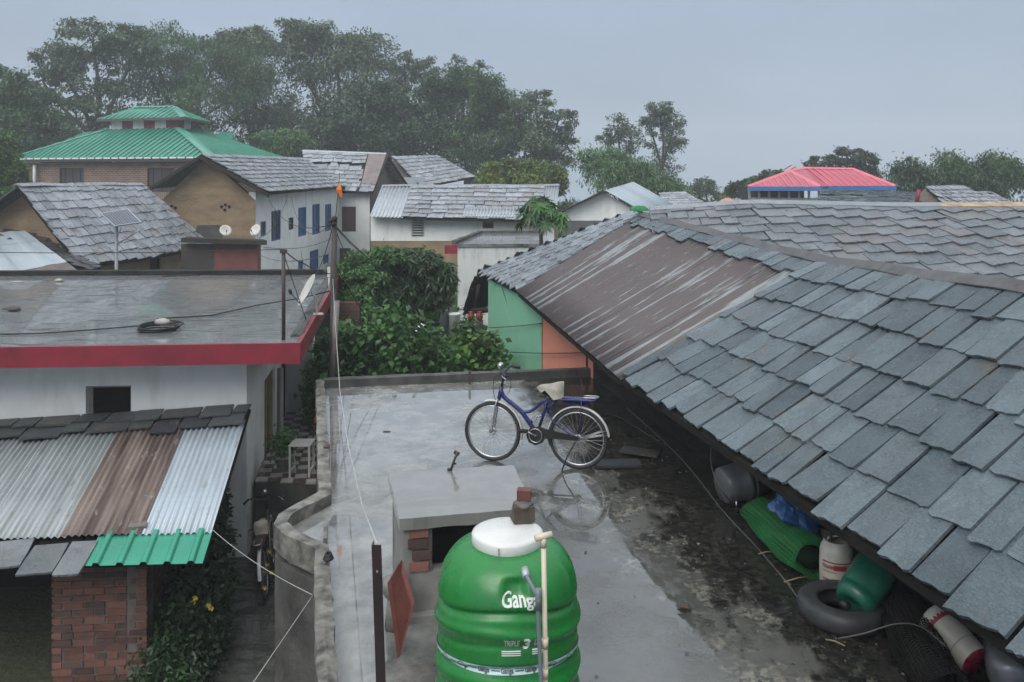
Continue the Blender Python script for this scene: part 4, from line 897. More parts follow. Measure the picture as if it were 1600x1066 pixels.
for i in range(4):
    a, b = lt[i], lt[(i + 1) % 4]; e_ = b - a
    nseg = 6 if i in (0, 2) else 3; n_ = V((e_.y, -e_.x, 0)).normalized()
    for k in range(nseg):
        m = MB(); m.obox(a + e_ * (k / nseg) - UP * .3, e_ / nseg, -n_ * .1, UP * .95); m.build('lantern_panel', M_white if (k + i) % 2 == 0 else M_rp, h14)
ue = []
for q in ring: p = sum(ring, V()) / 4; p = q + (q - p) * .22; p.z = 3.42; ue.append(p)
ut = [P(210, 166, 48.0), P(272, 165, 47.6)]; ut[0].z = ut[1].z = 4.25
hip_plane(h14, [ue[0], ue[1], ut[1], ut[0]], (ue[0], ue[1]), M_groof, M_gridge, .42, rh=.05, rw=.07); hip_plane(h14, [ue[1], ue[2], ut[1]], (ue[1], ue[2]), M_groof, M_gridge, .42, rh=.05, rw=.07)
hip_plane(h14, [ue[2], ue[3], ut[0], ut[1]], (ue[2], ue[3]), M_groof, M_gridge, .42, rh=.05, rw=.07); hip_plane(h14, [ue[3], ue[0], ut[0]], (ue[3], ue[0]), M_groof, M_gridge, .42, rh=.05, rw=.07)
cap_strip(h14, [ue[1] + UP * .04, ut[1] + UP * .05], .5, M_gridge); cap_strip(h14, [ut[0] + UP * .04, ut[1] + UP * .05], .3, M_gridge)
for i in range(4):
    e_ = ue[(i + 1) % 4] - ue[i]; n_ = V((e_.y, -e_.x, 0)).normalized(); m = MB(); m.obox(ue[i] - UP * .16 + n_ * .01, e_, n_ * .05, UP * .13); m.build('fascia', mk('plum_fascia', (.12, .06, .07)), h14)
iw = [lerp(p, cen, .085) for p in cs]
house_wall(h14, iw[0], iw[1], GZ, Z0 - .25, M_brickfar, [(93, 263, 131, 300, mk('shutter_plum', (.05, .035, .045)), M_wood_dark, 3), (230, 263, 272, 300, mk('shutter_plum', (.05, .035, .045)), M_wood_dark, 3)])
house_wall(h14, iw[1], iw[2], GZ, Z0 - .25, M_brickfar)
m = MB(); m.tube([P(54, 258, 45.6), P(54, 300, 45.4)], .1, 7); m.build('drain_pipe', M_white_old, h14)
for (u0, u1, ud) in ((98, 150, 50.5), (318, 362, 55.0)):
    a, b = P(u0, 221, ud), P(u1, 219, ud); hip_plane(h14, [a, b, b + W(-.4, 1.5, .7), a + W(.6, 1.5, .7)], (a, b), M_groof, M_gridge, .42)

# ------------------------------------------------------------------ trees
FG = 'trees behind the village'
def gb(u, d): return W((u - 800) * d / 1155, d, zt(d))
tree('broad_tree', 'wide spreading tree with open crown behind the green-roofed hall, left end', 'tree', gb(165, 58), [(160, 62, 60, 28), (95, 95, 42, 26), (205, 80, 45, 40), (70, 122, 30, 20, 0, .5), (150, 120, 55, 34, 0, .7), (120, 178, 40, 26, 0, .7), (190, 160, 50, 45)], 58, 'grey', .42, 2.2, 30, 60, trunk_r=.4, group=FG, seed=61, csz=.24)
tree('broad_tree', 'dense feathery tree above the green tiered roof', 'tree', gb(270, 60), [(262, 78, 62, 32), (320, 95, 58, 45), (250, 130, 62, 48), (320, 160, 60, 50), (265, 195, 70, 40), (375, 120, 45, 45)], 60, 'forest', .42, 3, 34, 80, droop=.8, trunk_r=.4, group=FG, seed=62)
tree('tall_tree', 'tall rough-topped tree right of the green hall roof', 'tree', gb(400, 63), [(372, 58, 42, 24), (400, 95, 50, 45), (350, 75, 25, 22, 0, .6), (420, 150, 55, 50), (400, 200, 60, 40)], 63, 'grey', .42, 2, 30, 70, trunk_r=.4, group=FG, seed=63)
tree('tall_tree', 'tallest tree with brownish thin top above the white houses', 'tree', gb(520, 65), [(470, 55, 38, 28), (520, 62, 40, 34), (575, 78, 40, 38), (480, 105, 45, 40), (550, 125, 60, 50), (490, 170, 60, 50), (585, 175, 55, 55), (520, 220, 70, 38)], 65, 'grey', .44, 2, 28, 70, trunk_r=.5, group=FG, seed=64)
tree('dark_tree', 'dense dark tree standing low behind the cross wing', 'tree', gb(560, 57), [(520, 205, 48, 40), (585, 215, 60, 45), (640, 205, 55, 50), (600, 160, 40, 34)], 57, 'dark', .42, 2, 36, 80, trunk_r=.35, group=FG, seed=65)
tree('slender_tree', 'slender grey-green tree with sky showing through its crown', 'tree', gb(640, 66), [(632, 100, 26, 22, 0, .7), (610, 130, 30, 30, 0, .8), (665, 112, 30, 24, 0, .8), (640, 150, 42, 36), (690, 150, 32, 34), (650, 205, 55, 40)], 66, 'grey', .36, 2, 24, 50, trunk_r=.3, group=FG, seed=66, csz=.22)
tree('broad_tree', 'full green tree with vine-covered crown behind the small slate roof', 'tree', gb(730, 60), [(690, 140, 36, 28), (725, 128, 34, 26), (765, 150, 36, 32), (700, 185, 50, 40), (760, 200, 55, 45), (800, 190, 40, 40), (730, 240, 70, 36), (820, 235, 45, 40)], 60, 'forest', .40, 2.2, 34, 80, trunk_r=.4, group=FG, seed=67)
tree('bare_topped_tree', 'sparse tree with bare twigs poking above the green tree', 'tree', gb(725, 64), [(712, 100, 14, 14, 0, .5), (748, 106, 16, 10, 0, .4), (720, 118, 20, 12, 0, .5)], 64, 'grey', .32, 2, 18, 28, trunk_r=.22, group=FG, seed=68, csz=.3)
tree('slender_tree', 'open-crowned tree leaning over the gap left of the two thin trees', 'tree', gb(830, 56), [(838, 160, 28, 22, 0, .7), (870, 185, 26, 24, 0, .7), (850, 210, 34, 30, 0, .8), (885, 218, 18, 22, 0, .7), (865, 255, 30, 28, 0, .8), (805, 175, 18, 18, 0, .6)], 56, 'grey', .34, 2, 24, 44, trunk_r=.28, group=FG, seed=69, csz=.24)
tree('tall_tree', 'hazy tree at the left edge of the picture', 'tree', gb(10, 52), [(15, 135, 42, 30), (0, 175, 55, 45), (45, 170, 30, 34), (30, 215, 50, 40), (75, 190, 18, 24, 0, .5)], 52, 'forest', .42, 2.4, 34, 70, trunk_r=.4, group=FG, seed=70)
tree('broad_tree', 'bright green low tree left of the green-roofed hall', 'tree', gb(5, 36), [(-12, 228, 30, 28), (2, 272, 24, 20), (-30, 260, 36, 34), (-4, 300, 28, 22)], 36, 'bright', .30, 2.2, 32, 70, trunk_r=.22, group=FG, seed=71)
tree('dark_tree', 'small dim tree between the hazy tree and the hall roof', 'tree', gb(95, 64), [(95, 215, 40, 18), (130, 205, 40, 22), (60, 230, 40, 16)], 64, 'forest', .4, 2.2, 28, 60, trunk_r=.3, group=FG, seed=72)
tree('broad_tree', 'rounded light green tree between hall roof and long white house', 'tree', gb(430, 52), [(420, 222, 34, 20), (455, 225, 30, 22), (435, 240, 45, 16)], 52, 'bamboo', .34, 2.6, 32, 80, trunk_r=.25, group=FG, seed=73)
tree('round_bush_tree', 'round yellow-green tree above the long low slate roof', 'tree', gb(810, 43), [(790, 272, 36, 20), (830, 268, 40, 20), (860, 285, 24, 26), (765, 288, 24, 16), (815, 290, 50, 22)], 43, 'yellow', .26, 2.0, 40, 90, trunk_r=.22, group=FG, seed=74)
tree('thin_tree', 'thin hazy tree, left one of the pair standing alone on the skyline', 'tree', gb(972, 60), [(965, 195, 24, 16, 0, .7), (985, 215, 20, 20, 0, .7), (948, 215, 14, 14, 0, .5), (975, 245, 26, 22, 0, .8)], 60, 'grey', .30, 2, 22, 36, trunk_r=.22, group=FG, seed=75, csz=.26)
tree('thin_tree', 'thin tall tree, right one of the pair standing alone on the skyline', 'tree', gb(1035, 60), [(1030, 170, 26, 14, 0, .9), (1052, 190, 18, 20, 0, .8), (1018, 195, 18, 16, 0, .7), (1040, 225, 28, 18, 0, .9), (1030, 262, 34, 22)], 60, 'grey', .30, 2, 24, 40, trunk_r=.24, group=FG, seed=76, csz=.26)
bamboo('bamboo_clump', 'leafy bamboo clump below the two thin skyline trees', gb(990, 46), [(906, 240, 930, 236), (915, 262, 945, 250), (930, 285, 955, 258), (960, 270, 965, 238), (985, 280, 980, 240), (1010, 290, 1005, 250), (1040, 290, 1025, 262), (1060, 300, 1040, 275), (945, 250, 955, 232), (1085, 302, 1060, 284), (1000, 300, 995, 262)], 46, 'bamboo', .26, 120, seed=77, group=FG)
bamboo('bamboo_clump', 'tall arching bamboo clump at the right edge beyond the slate roofs', gb(1520, 44), [(1388, 270, 1415, 250), (1400, 285, 1430, 262), (1445, 290, 1450, 262), (1460, 260, 1478, 246), (1500, 262, 1480, 240), (1520, 280, 1500, 252), (1545, 262, 1555, 242), (1590, 258, 1560, 244), (1600, 280, 1580, 255), (1480, 300, 1490, 270), (1560, 300, 1550, 270), (1640, 280, 1610, 262), (1430, 300, 1445, 280), (1530, 300, 1525, 275)], 44, 'forest', .26, 140, seed=78, group=FG)
tree('broad_tree', 'dark leafy tree rising right behind the red roof', 'tree', gb(1320, 52), [(1285, 252, 26, 10, 0, .7), (1325, 245, 28, 14, 0, .9), (1350, 250, 18, 16, 0, .8), (1300, 268, 40, 14), (1358, 275, 16, 14, 0, .6)], 52, 'dark', .32, 2, 24, 50, trunk_r=.25, group=FG, seed=79)
tree('round_bush_tree', 'small round tree left of the red roof', 'tree', gb(1185, 48), [(1150, 295, 20, 12), (1180, 288, 16, 12), (1200, 276, 22, 10), (1175, 300, 30, 12)], 48, 'forest', .26, 2, 24, 50, trunk_r=.16, group=FG, seed=80)
tree('round_bush_tree', 'faint tree right of the bamboo, behind small far roofs', 'tree', gb(1105, 58), [(1105, 292, 18, 14), (1085, 300, 16, 12), (1130, 303, 16, 10)], 58, 'grey', .3, 2, 20, 40, trunk_r=.16, group=FG, seed=81)

# ------------------------------------------------------------------ garden between the houses
GG = 'garden plants behind the terrace'
tree('mango_tree', 'dark-leaved mango tree with forked trunk in the middle of the garden', 'tree', gb(648, 18), [(600, 425, 42, 34), (650, 418, 44, 32), (686, 432, 24, 26), (618, 462, 44, 34), (672, 462, 30, 26), (640, 402, 34, 16)], 18, 'mango', .21, 4.2, 34, 80, droop=.75, trunk_r=.12, group=GG, seed=90, depth=.9, csz=.2)
tree('neem_tree', 'light green feathery tree beside the utility pole', 'tree', gb(560, 17.2), [(560, 415, 34, 26), (540, 445, 28, 34), (580, 440, 34, 34), (555, 480, 40, 28), (600, 400, 28, 14)], 17.2, 'bamboo', .12, 3.5, 36, 120, droop=.6, trunk_r=.08, group=GG, seed=91, csz=.2)
b_ = gb(610, 14)
shrub('leafy_shrub', 'tall broad-leaved shrub growing behind the terrace parapet', b_, [(-.7, .2, 1.9, .75, .8), (.1, 0, 2.3, .75, .8), (.7, .2, 2.0, .6, .7), (-.1, .1, 1.1, 1.0, .9), (-1.0, .5, 2.2, .45, .5)], 'shrub', .15, 1.5, 40, 92, group=GG, clumps=44)
b_ = gb(725, 14.6)
shrub('leafy_shrub', 'light green creeper bush in front of the green wall', b_, [(-.5, 0, 1.6, .7, .75), (.1, .2, 1.9, .6, .7), (-.9, .2, 1.7, .55, .5), (.3, .4, 2.1, .4, .35), (.35, 0, 1.2, .4, .7)], 'bright', .16, 1.4, 30, 93, group=GG, clumps=40)
b_ = gb(545, 13.6)
shrub('leafy_shrub', 'dark shrub at the foot of the utility pole', b_, [(-.2, .3, 1.4, .55, .9), (.3, .2, 1.2, .6, .8), (0, .5, 2.2, .5, .6)], 'deep', .14, 1.5, 40, 94, group=GG, clumps=36)
b_ = gb(705, 17)
shrub('leafy_shrub', 'low bush below the weathered white block', b_, [(0, 0, 1.2, .7, .4), (.7, .2, 1.3, .6, .4), (-.6, .2, 1.1, .6, .4)], 'shrub', .15, 1.8, 32, 95, group=GG, clumps=34)
b_ = gb(496, 13.9)
shrub('yellow_shrub', 'yellow-green bush squeezed between porch and parapet', b_, [(0, 0, 1.7, .24, .5), (.05, .1, 1.15, .26, .5), (-.05, .2, .7, .26, .4)], 'yellow', .08, 1.8, 50, 96, group=GG, clumps=40)
rng = np.random.default_rng(5); n = 26000; uu = rng.uniform(520, 790, n); dd = rng.uniform(12.4, 24, n); C = np.stack([(uu - 800) * dd / 1155, dd * K, GZ + np.abs(rng.normal(0, .45, n)) + .35 * np.sin(uu * .08) + .4 * (dd < 16)], 1)
o = mesh_obj('undergrowth', leaf_mesh('undergrowth', C, .16, 1.8, .2, rng, .7), LF['deep']); tag(o, 'dark green undergrowth covering the garden floor', 'undergrowth', kind='stuff')
n = 60000; xx = rng.uniform(-45, 45, n); dd = rng.uniform(26, 70, n); C = np.stack([xx, dd * K, np.array([zt(q) for q in dd]) + np.abs(rng.normal(0, .3, n))], 1)
o = mesh_obj('grass', leaf_mesh('grass', C, .5, 3, -.6, rng, .6), LF['forest']); tag(o, 'rough green growth between the far houses', 'grass', kind='stuff')
# papaya plant: every big lobed leaf is a part
pa = thing('papaya_plant', 'papaya plant with large lobed drooping leaves above the slate verge', 'plant', gb(845, 20.5), group=GG)
pb = P(845, 330, 20.5); m = MB(); m.tube([gb(845, 20.5), lerp(gb(845, 20.5), pb, .5) + V((.05, 0, 0)), pb - UP * .5], [.09, .075, .05], 8); m.build('trunk', M_bark, pa)
rr = random.Random(4); leafs = []
for q in range(3):
    mb = MB(); vs = [V((0, 0, 0))]
    for k in range(22):
        a = math.pi * 2 * k / 22; r_ = (.34 if k % 2 == 0 else .13) * (1 - .25 * math.cos(a + math.pi)) * rr.uniform(.85, 1.15); vs.append(V((r_ * math.cos(a), r_ * math.sin(a), -.9 * r_ * r_ * rr.uniform(.8, 1.3))))
    mb.add(vs, [(0, k + 1, (k + 1) % 22 + 1) for k in range(22)]); me = mb.mesh('leaf'); me.materials.append(LF['mango'] if q == 0 else LF['shrub']); leafs.append(me)
for k in range(44):
    a = rr.uniform(0, 6.283); el = rr.uniform(-.5, 1.2); r_ = rr.uniform(.3, .68); tip = pb + V((math.cos(a) * r_ * math.cos(el) * 1.05, math.sin(a) * r_ * math.cos(el), -.12 + math.sin(el) * r_ * .8)); m = MB(); m.tube([pb - UP * .45, lerp(pb - UP * .4, tip, .55) + UP * .08, tip], .008, 4); pe = m.build('leaf_stalk', M_cane, pa)
    o = bpy.data.objects.new('leaf', rr.choice(leafs)); COL.objects.link(o); o.parent = pe; o.location = tip - ORG[pa.name]; o.rotation_euler = (rr.uniform(-.3, .3), rr.uniform(.35, 1.0), a); s_ = rr.uniform(.75, 1.15); o.scale = (s_, s_, s_)
# plants in the alley beside the brick shed
b_ = W(-3.5, 9.2, GZ); AG = 'plants in the alley'
shrub('climbing_plant', 'dark flowering climber on the white house wall by the alley', W(-3.86, 9.7, GZ), [(-.05, .1, .5, .28, .5), (-.05, 0, .95, .2, .35), (-.12, .3, 1.2, .14, .3)], 'deep', .085, 1.6, 34, 97, group=AG, clumps=34)
shrub('leafy_shrub', 'dark bush along the side of the brick shed', W(-3.8, 8.9, GZ), [(-.05, 0, .45, .42, .45), (-.15, .6, .55, .35, .5), (.1, -.5, .4, .38, .35)], 'deep', .09, 1.6, 40, 98, group=AG, clumps=36)
shrub('leafy_shrub', 'fern-green bush low in the alley corner, below brick shed', W(-3.45, 7.75, GZ), [(-.1, 0, .25, .28, .25), (-.4, .3, .3, .28, .28), (-.1, .45, .25, .24, .22)], 'deep', .075, 3.0, 26, 99, group=AG, clumps=36)
rr = random.Random(9); M_yel = mk('yellow_petal', (.55, .45, .05), (.45, .35, .04)); M_pink = mk('pink_petal', (.5, .08, .15))
fl = thing('yellow_flowers', 'yellow blossoms hanging over the alley plants', 'flower', W(-3.5, 9.4, GZ + .8))
for k, (u, v, d_) in enumerate(((306, 933, 8.6), (303, 940, 8.6), (331, 949, 8.6), (327, 944, 8.6), (413, 892, 9.9), (418, 880, 9.9), (425, 893, 9.8), (421, 860, 10), (414, 917, 9.6))):
    p = P(u, v, d_); mb = MB()
    for j in range(5): a = j * 1.2566 + k; mb.add([p, p + V((math.cos(a) * .03, -.02, math.sin(a) * .03)), p + V((math.cos(a + .5) * .034, -.03, math.sin(a + .5) * .034)), p + V((math.cos(a + 1) * .03, -.02, math.sin(a + 1) * .03))], [(0, 1, 2, 3)])
    mb.build('blossom', M_yel, fl)
p = P(393, 830, 10.3); mb = MB(); mb.tube([p - UP * .5, p - UP * .2 + V((.03, 0, 0)), p], .006, 4)
rf = thing('red_flower', 'single pink flower against the white wall', 'flower', p - UP * .5); mb.build('stem', M_cane, rf); mb = MB()
for j in range(6): a = j * 1.047; mb.add([p, p + V((math.cos(a) * .03, -.02, .01 + math.sin(a) * .02)), p + V((math.cos(a + .5) * .05, -.02, .01 + math.sin(a + .5) * .03)), p + V((math.cos(a + 1) * .03, -.02, .01 + math.sin(a + 1) * .02))], [(0, 1, 2, 3)])
mb.build('petals', M_pink, rf)
b_ = W(-3.62, 11.75, PZ + .02)
po = thing('potted_plant', 'potted bushy green plant on the porch edge', 'plant', b_); mb = MB(); mb.lathe([(.10, 0), (.13, .2), (.145, .2), (.145, .24), (.12, .24), (.11, .2)], 18, Matrix.Translation(b_)); mb.build('pot', mk('pale_pot', (.4, .39, .36)), po)
rng = np.random.default_rng(8); C = rng.normal(0, 1, (900, 3)) * np.array([.10, .10, .10]) + np.array([0, 0, .40]); mesh_obj('foliage', leaf_mesh('pot_foliage', C, .07, 2.5, -.3, rng), LF['shrub'], po)

# ------------------------------------------------------------------ haze
m = MB(); m.box((0, K * 195, -6), (900, K * 430, 64)); hz = m.build('haze', None); hz['kind'] = 'stuff'; tag(hz, 'pale rain haze lying over the village', 'haze')
hm = bpy.data.materials.new('haze'); hm.use_nodes = True; t_ = hm.node_tree; t_.nodes.clear(); o_ = t_.nodes.new('ShaderNodeOutputMaterial'); v_ = t_.nodes.new('ShaderNodeVolumePrincipled')
v_.inputs['Color'].default_value = (.93, .96, 1, 1); v_.inputs['Density'].default_value = .0018; v_.inputs['Anisotropy'].default_value = .2; t_.links.new(v_.outputs[0], o_.inputs['Volume']); hz.data.materials.append(hm)

# ------------------------------------------------------------------ bicycle on the terrace (local: +x forward, rear axle at the origin)
M_bikeblue = mk('blue_frame_paint', (.010, .014, .105), (.008, .011, .08), rough=.25, bump=.03)
M_rubber = mk('tyre_rubber', (.014, .014, .015), (.022, .022, .022), rough=.6, bump=.2)
M_spoke = mk('spoke_steel', (.5, .5, .52), rough=.35, metal=.8, bump=.02)
M_guard = mk('mudguard_white', (.55, .55, .53), (.42, .42, .40), rough=.35, bump=.05)
M_cover = mk('beige_cover', (.36, .335, .28), (.22, .205, .175), scale=9, rough=.8)
def wheel(root, cx, r=.315, spk=30):
    mx_ = Matrix.Translation((cx, 0, .335)) @ Matrix.Rotation(R(90), 4, 'X'); w_ = MB(); w_.torus(.035, .012, mx_, 14, 6); w_.tube([(cx, -.05, .335), (cx, .05, .335)], .012, 8); wo = w_.build('wheel', M_steel, root)
    m = MB(); m.torus(r, .021, mx_, 56, 10); m.build('tyre', M_rubber, wo); m = MB(); m.torus(r - .026, .010, mx_, 56, 6, 1.3); m.build('rim', M_steel, wo)
    m = MB()
    for k in range(spk):
        a = 2 * math.pi * k / spk; b = a + (.45 if k % 2 else -.45); y = .03 * (1 if (k // 2) % 2 else -1)
        m.tube([(cx + .03 * math.cos(b), y, .335 + .03 * math.sin(b)), (cx + (r - .03) * math.cos(a), 0, .335 + (r - .03) * math.sin(a))], .0016, 4, cap=False)
    m.build('spokes', M_spoke, wo)
def arc(cx, r, a0, a1, n=16): return [V((cx + r * math.cos(R(a0 + (a1 - a0) * i / n)), 0, .335 + r * math.sin(R(a0 + (a1 - a0) * i / n)))) for i in range(n + 1)]
def guard_mesh(cx, r, a0, a1):
    m = MB(); vs, fs = [], []; n = 18
    for i in range(n + 1):
        a = R(a0 + (a1 - a0) * i / n)
        for (y, q) in ((-.03, -.012), (-.018, .004), (.018, .004), (.03, -.012), (.018, .001), (-.018, .001)): vs.append(V((cx + (r + q) * math.cos(a), y, .335 + (r + q) * math.sin(a))))
    for i in range(n):
        for k in range(6): fs.append((i * 6 + k, i * 6 + (k + 1) % 6, (i + 1) * 6 + (k + 1) % 6, (i + 1) * 6 + k))
    m.add(vs, fs, True); return m
def make_bike(name, label, loc, rz, frame, lean=0):
    b = thing(name, label, 'bicycle', loc, rz, local=True); b.rotation_euler = (lean, 0, rz); WB = 1.0
    wheel(b, 0); wheel(b, WB)
    m = MB(); m.tube(smooth([V((.905, 0, .80)), V((.87, 0, .735)), V((.78, 0, .67)), V((.66, 0, .58)), V((.56, 0, .46)), V((.475, 0, .345))], 5), .026, 10)      # down tube
    m.tube(smooth([V((.66, 0, .585)), V((.58, 0, .585)), V((.50, 0, .63)), V((.43, 0, .70)), V((.36, 0, .735))], 5), .018, 8)                            # curved top tube
    m.tube([V((.36, 0, .74)), V((.385, 0, .62)), V((.475, 0, .345))], .017, 8); m.tube([V((.56, 0, .46)), V((.39, 0, .60))], .016, 8)
    for y in (-.055, .055): m.tube(smooth([V((.37, y * .3, .62)), V((.26, y, .50)), V((0, y, .335))], 4), .009, 6); m.tube([V((.45, y * .5, .34)), V((0, y, .335))], .009, 6)
    m.tube([V((.93, 0, .70)), V((.895, 0, .85))], .024, 10); m.tube([V((.475, -.04, .345)), V((.475, .04, .345))], .026, 10); m.build('frame', frame, b)
    m = MB()
    for y in (-.05, .05): m.tube(smooth([V((.94, y * .7, .70)), V((.955, y, .62)), V((1.0, y, .335))], 4), .012, 8)
    m.tube([V((.94, -.04, .70)), V((.94, .04, .70))], .014, 8); m.build('fork', M_steel, b)
    m = MB(); m.tube([V((.895, 0, .85)), V((.872, 0, 1.0))], .014, 8); m.tube(smooth([V((.79, -.27, 1.03)), V((.84, -.22, 1.05)), V((.88, -.10, 1.01)), V((.875, 0, 1.0)), V((.88, .10, 1.01)), V((.84, .22, 1.05)), V((.79, .27, 1.03))], 5), .011, 8); hb_ = m.build('handlebar', M_black, b)
    for y in (-1, 1): m = MB(); m.tube([V((.83, y * .235, 1.045)), V((.76, y * .285, 1.02))], .017, 8); m.build('grip', M_rubber, hb_); m = MB(); m.tube([V((.86, y * .17, 1.035)), V((.82, y * .22, 1.0)), V((.77, y * .26, .985))], .006, 6); m.build('brake_lever', M_steel, hb_)
    m = MB(); m.lathe([(.001, 0), (.035, .01), (.045, .03), (.03, .06), (.001, .07)], 14, Matrix.Translation((.885, 0, 1.07)) @ Matrix.Rotation(R(60), 4, 'Y')); m.build('headlamp', M_steel, b)
    m = MB(); m.tube(smooth([V((.88, .06, 1.0)), V((.97, .05, .95)), V((.985, .03, .80)), V((.96, .03, .70))], 6), .004, 5); m.tube(smooth([V((.87, -.05, 1.0)), V((.80, -.05, .88)), V((.82, -.02, .78))], 6), .004, 5); m.build('brake_cable', M_black, b)
    guard_mesh(0, .355, 172, -18).build('mudguard', M_guard, b); guard_mesh(WB, .355, 205, 95 if False else 100).build('mudguard', M_guard, b) if False else guard_mesh(WB, .355, 190, 75).build('mudguard', M_guard, b)
    m = MB()
    for (ca, cx) in ((-12, 0), (20, 0)):
        for y in (-.04, .04): m.tube([V((0, y, .335)), V((cx - .352 * math.cos(R(ca)), y * .6, .335 + .352 * math.sin(R(-ca if ca < 0 else ca))))], .004, 5)
    m.build('guard_stay', M_spoke, b)
    m = MB(); sv = [(.40, 0), (.30, .06), (.18, .085), (.13, .07)]
    top = [V((.47, 0, .885)), V((.44, .03, .90)), V((.36, .05, .90)), V((.26, .085, .93)), V((.19, .075, .945)), V((.165, 0, .95)), V((.19, -.075, .945)), V((.26, -.085, .93)), V((.36, -.05, .90)), V((.44, -.03, .90))]; nn = len(top)
    rr = random.Random(2); lowr = [V((p.x + rr.uniform(-.02, .02), p.y * 1.1, .845 - (.07 if abs(p.x - .22) < .07 else 0) + rr.uniform(-.03, .02))) for p in top]; mid = [lerp(a, c, .45) + V((0, (a.y) * .18, 0)) for a, c in zip(top, lowr)]
    m.add(top + mid + lowr + [V((.31, 0, .925))], [(i, (i + 1) % nn, 3 * nn) for i in range(nn)] + [(i, i + nn, (i + 1) % nn + nn, (i + 1) % nn) for i in range(nn)] + [(i + nn, i + 2 * nn, (i + 1) % nn + 2 * nn, (i + 1) % nn + nn) for i in range(nn)] + [tuple(2 * nn + i for i in range(nn))], True); m.build('saddle', M_cover, b)
    m = MB(); m.tube([V((.355, 0, .74)), V((.325, 0, .86))], .013, 8); m.build('seat_post', M_steel, b)
    m = MB(); m.tube(smooth([V((.36, .04, .70)), V((.27, .05, .76)), V((.20, .06, .765)), V((-.17, .07, .78)), V((-.19, 0, .785)), V((-.17, -.07, .78)), V((.20, -.06, .765)), V((.27, -.05, .76)), V((.36, -.04, .70))], 4), .010, 6)
    m.box((.03, 0, .772), (.30, .10, .02)); m.box((.02, 0, .735), (.30, .03, .05)); m.tube([V((.25, 0, .745)), V((.37, 0, .60))], .018, 7); ca = m.build('carrier', frame, b)
    m = MB(); m.tube(smooth([V((-.05, .05, .80)), V((-.20, .05, .805)), V((-.225, 0, .805)), V((-.20, -.05, .805)), V((-.05, -.05, .80))], 4), .006, 6); m.build('carrier_clip', M_spoke, ca)
    m = MB()
    for y in (-.075, .075): m.tube([V((0, y * .8, .335)), V((-.05, y, .77))], .005, 5)
    m.build('carrier_stay', frame, b)
    m = MB(); m.prism([V((.585, .045, .345)), V((.555, .045, .265)), V((.475, .045, .235)), V((.395, .045, .27)), V((.36, .045, .325)), V((0, .045, .325)), V((-.02, .045, .35)), V((.02, .045, .375)), V((.34, .045, .42)), V((.44, .045, .445)), V((.54, .045, .425))], (0, .02, 0)); m.build('chain_guard', M_black, b)
    m = MB(); m.tube([V((.475, .075, .345)), V((.60, .085, .40))], .010, 6); m.tube([V((.475, -.075, .345)), V((.35, -.085, .29))], .010, 6); m.tube([V((.475, -.08, .345)), V((.475, .08, .345))], .012, 8); cr = m.build('crank', M_steel, b)
    m = MB(); m.torus(.075, .006, Matrix.Translation((.475, .07, .345)) @ Matrix.Rotation(R(90), 4, 'X'), 24, 5); m.build('chain_ring', M_steel, cr)
    for (x, y, z) in ((.60, .13, .40), (.35, -.13, .29)): m = MB(); m.box((x, y, z), (.09, .085, .025)); m.box((x, y, z + .016), (.09, .02, .006)); m.build('pedal', M_black, cr)
    m = MB(); m.tube([V((.02, .06, .31)), V((.10, .11, .16)), V((.15, .16, .0))], .009, 6); m.build('kickstand', M_black, b)
    return b
fw_, rw_ = G(768, 720, TZ), G(903, 733, TZ); dv = fw_ - rw_
bike = make_bike('bicycle', 'blue bicycle with white mudguards and beige saddle cover on the wet terrace', rw_, math.atan2(dv.y, dv.x), M_bikeblue, R(2.5))
vs, fs = text_mb('AVON', .045, .001)
mb = MB(); d1 = V((.39, 0, .60)) - V((.56, 0, .46)); a_ = math.atan2(d1.z, -d1.x); mb.add([V((.475 - (p.x * math.cos(a_) - p.y * math.sin(a_)), .0175, .53 + p.x * math.sin(a_) + p.y * math.cos(a_))) for p in vs], fs); mb.build('lettering', M_white_plastic, bike)
# old bicycle in the alley, seen end on
p_ = P(437, 902, 10.35); p_.z = GZ + .065
old = make_bike('bicycle', 'old dark bicycle standing end-on in the alley beside the white wall', p_ + W(-.03, -.45, 0), math.atan2(.98, -.16), mk('old_frame', (.03, .02, .018), (.06, .03, .02), scale=12, rough=.5), R(-7))
# ------------------------------------------------------------------ water tank
tk = P(793, 800, 4.4); tk.z = TZ; RT = .415
M_tank = mk('green_tank', (.012, .175, .032), (.022, .14, .04), scale=5, lo=.42, hi=.72, rough=.3, rvar=.07, bump=.02, bscale=20)
tank = thing('water_tank', 'large green plastic water tank with white lid on the terrace', 'tank', tk, local=True)
def trad(z, a):
    f = math.cos(a + math.pi / 2); wv = .055 * f + .012 * math.sin(3 * a); r = RT
    if z > .80: q = min((z - .80) / .31, 1); r = .20 + (RT - .20) * math.sqrt(max(0, 1 - q ** 2.3))
    zz = z - wv
    r -= .030 * math.exp(-((zz - .805) / .018) ** 2)
    for (c, wd, am) in ((.70, .03, .020), (.43, .03, .020), (.26, .035, .018), (.1, .04, .018)): r += am * math.exp(-((zz - c - .02 * math.sin(2 * a)) / wd) ** 2)
    for (c, am) in ((.635, .010), (.51, .018), (.33, .02), (.17, .02)): r -= am * math.exp(-((zz - c) / .014) ** 2)
    for ph in (-2.75, -2.35, -.45, -.15, .6, 1.2, 1.9, 2.6):                       # moulded fins on the shoulder
        r += .012 * math.exp(-(((a - ph + math.pi) % (2 * math.pi) - math.pi) / .035) ** 2) * math.exp(-((z - .97) / .06) ** 2)
    fa = (a + math.pi / 2 - .12 + math.pi) % (2 * math.pi) - math.pi
    r -= .045 * math.exp(-(fa / .17) ** 4) * math.exp(-((z - .985) / .05) ** 4)
    return r
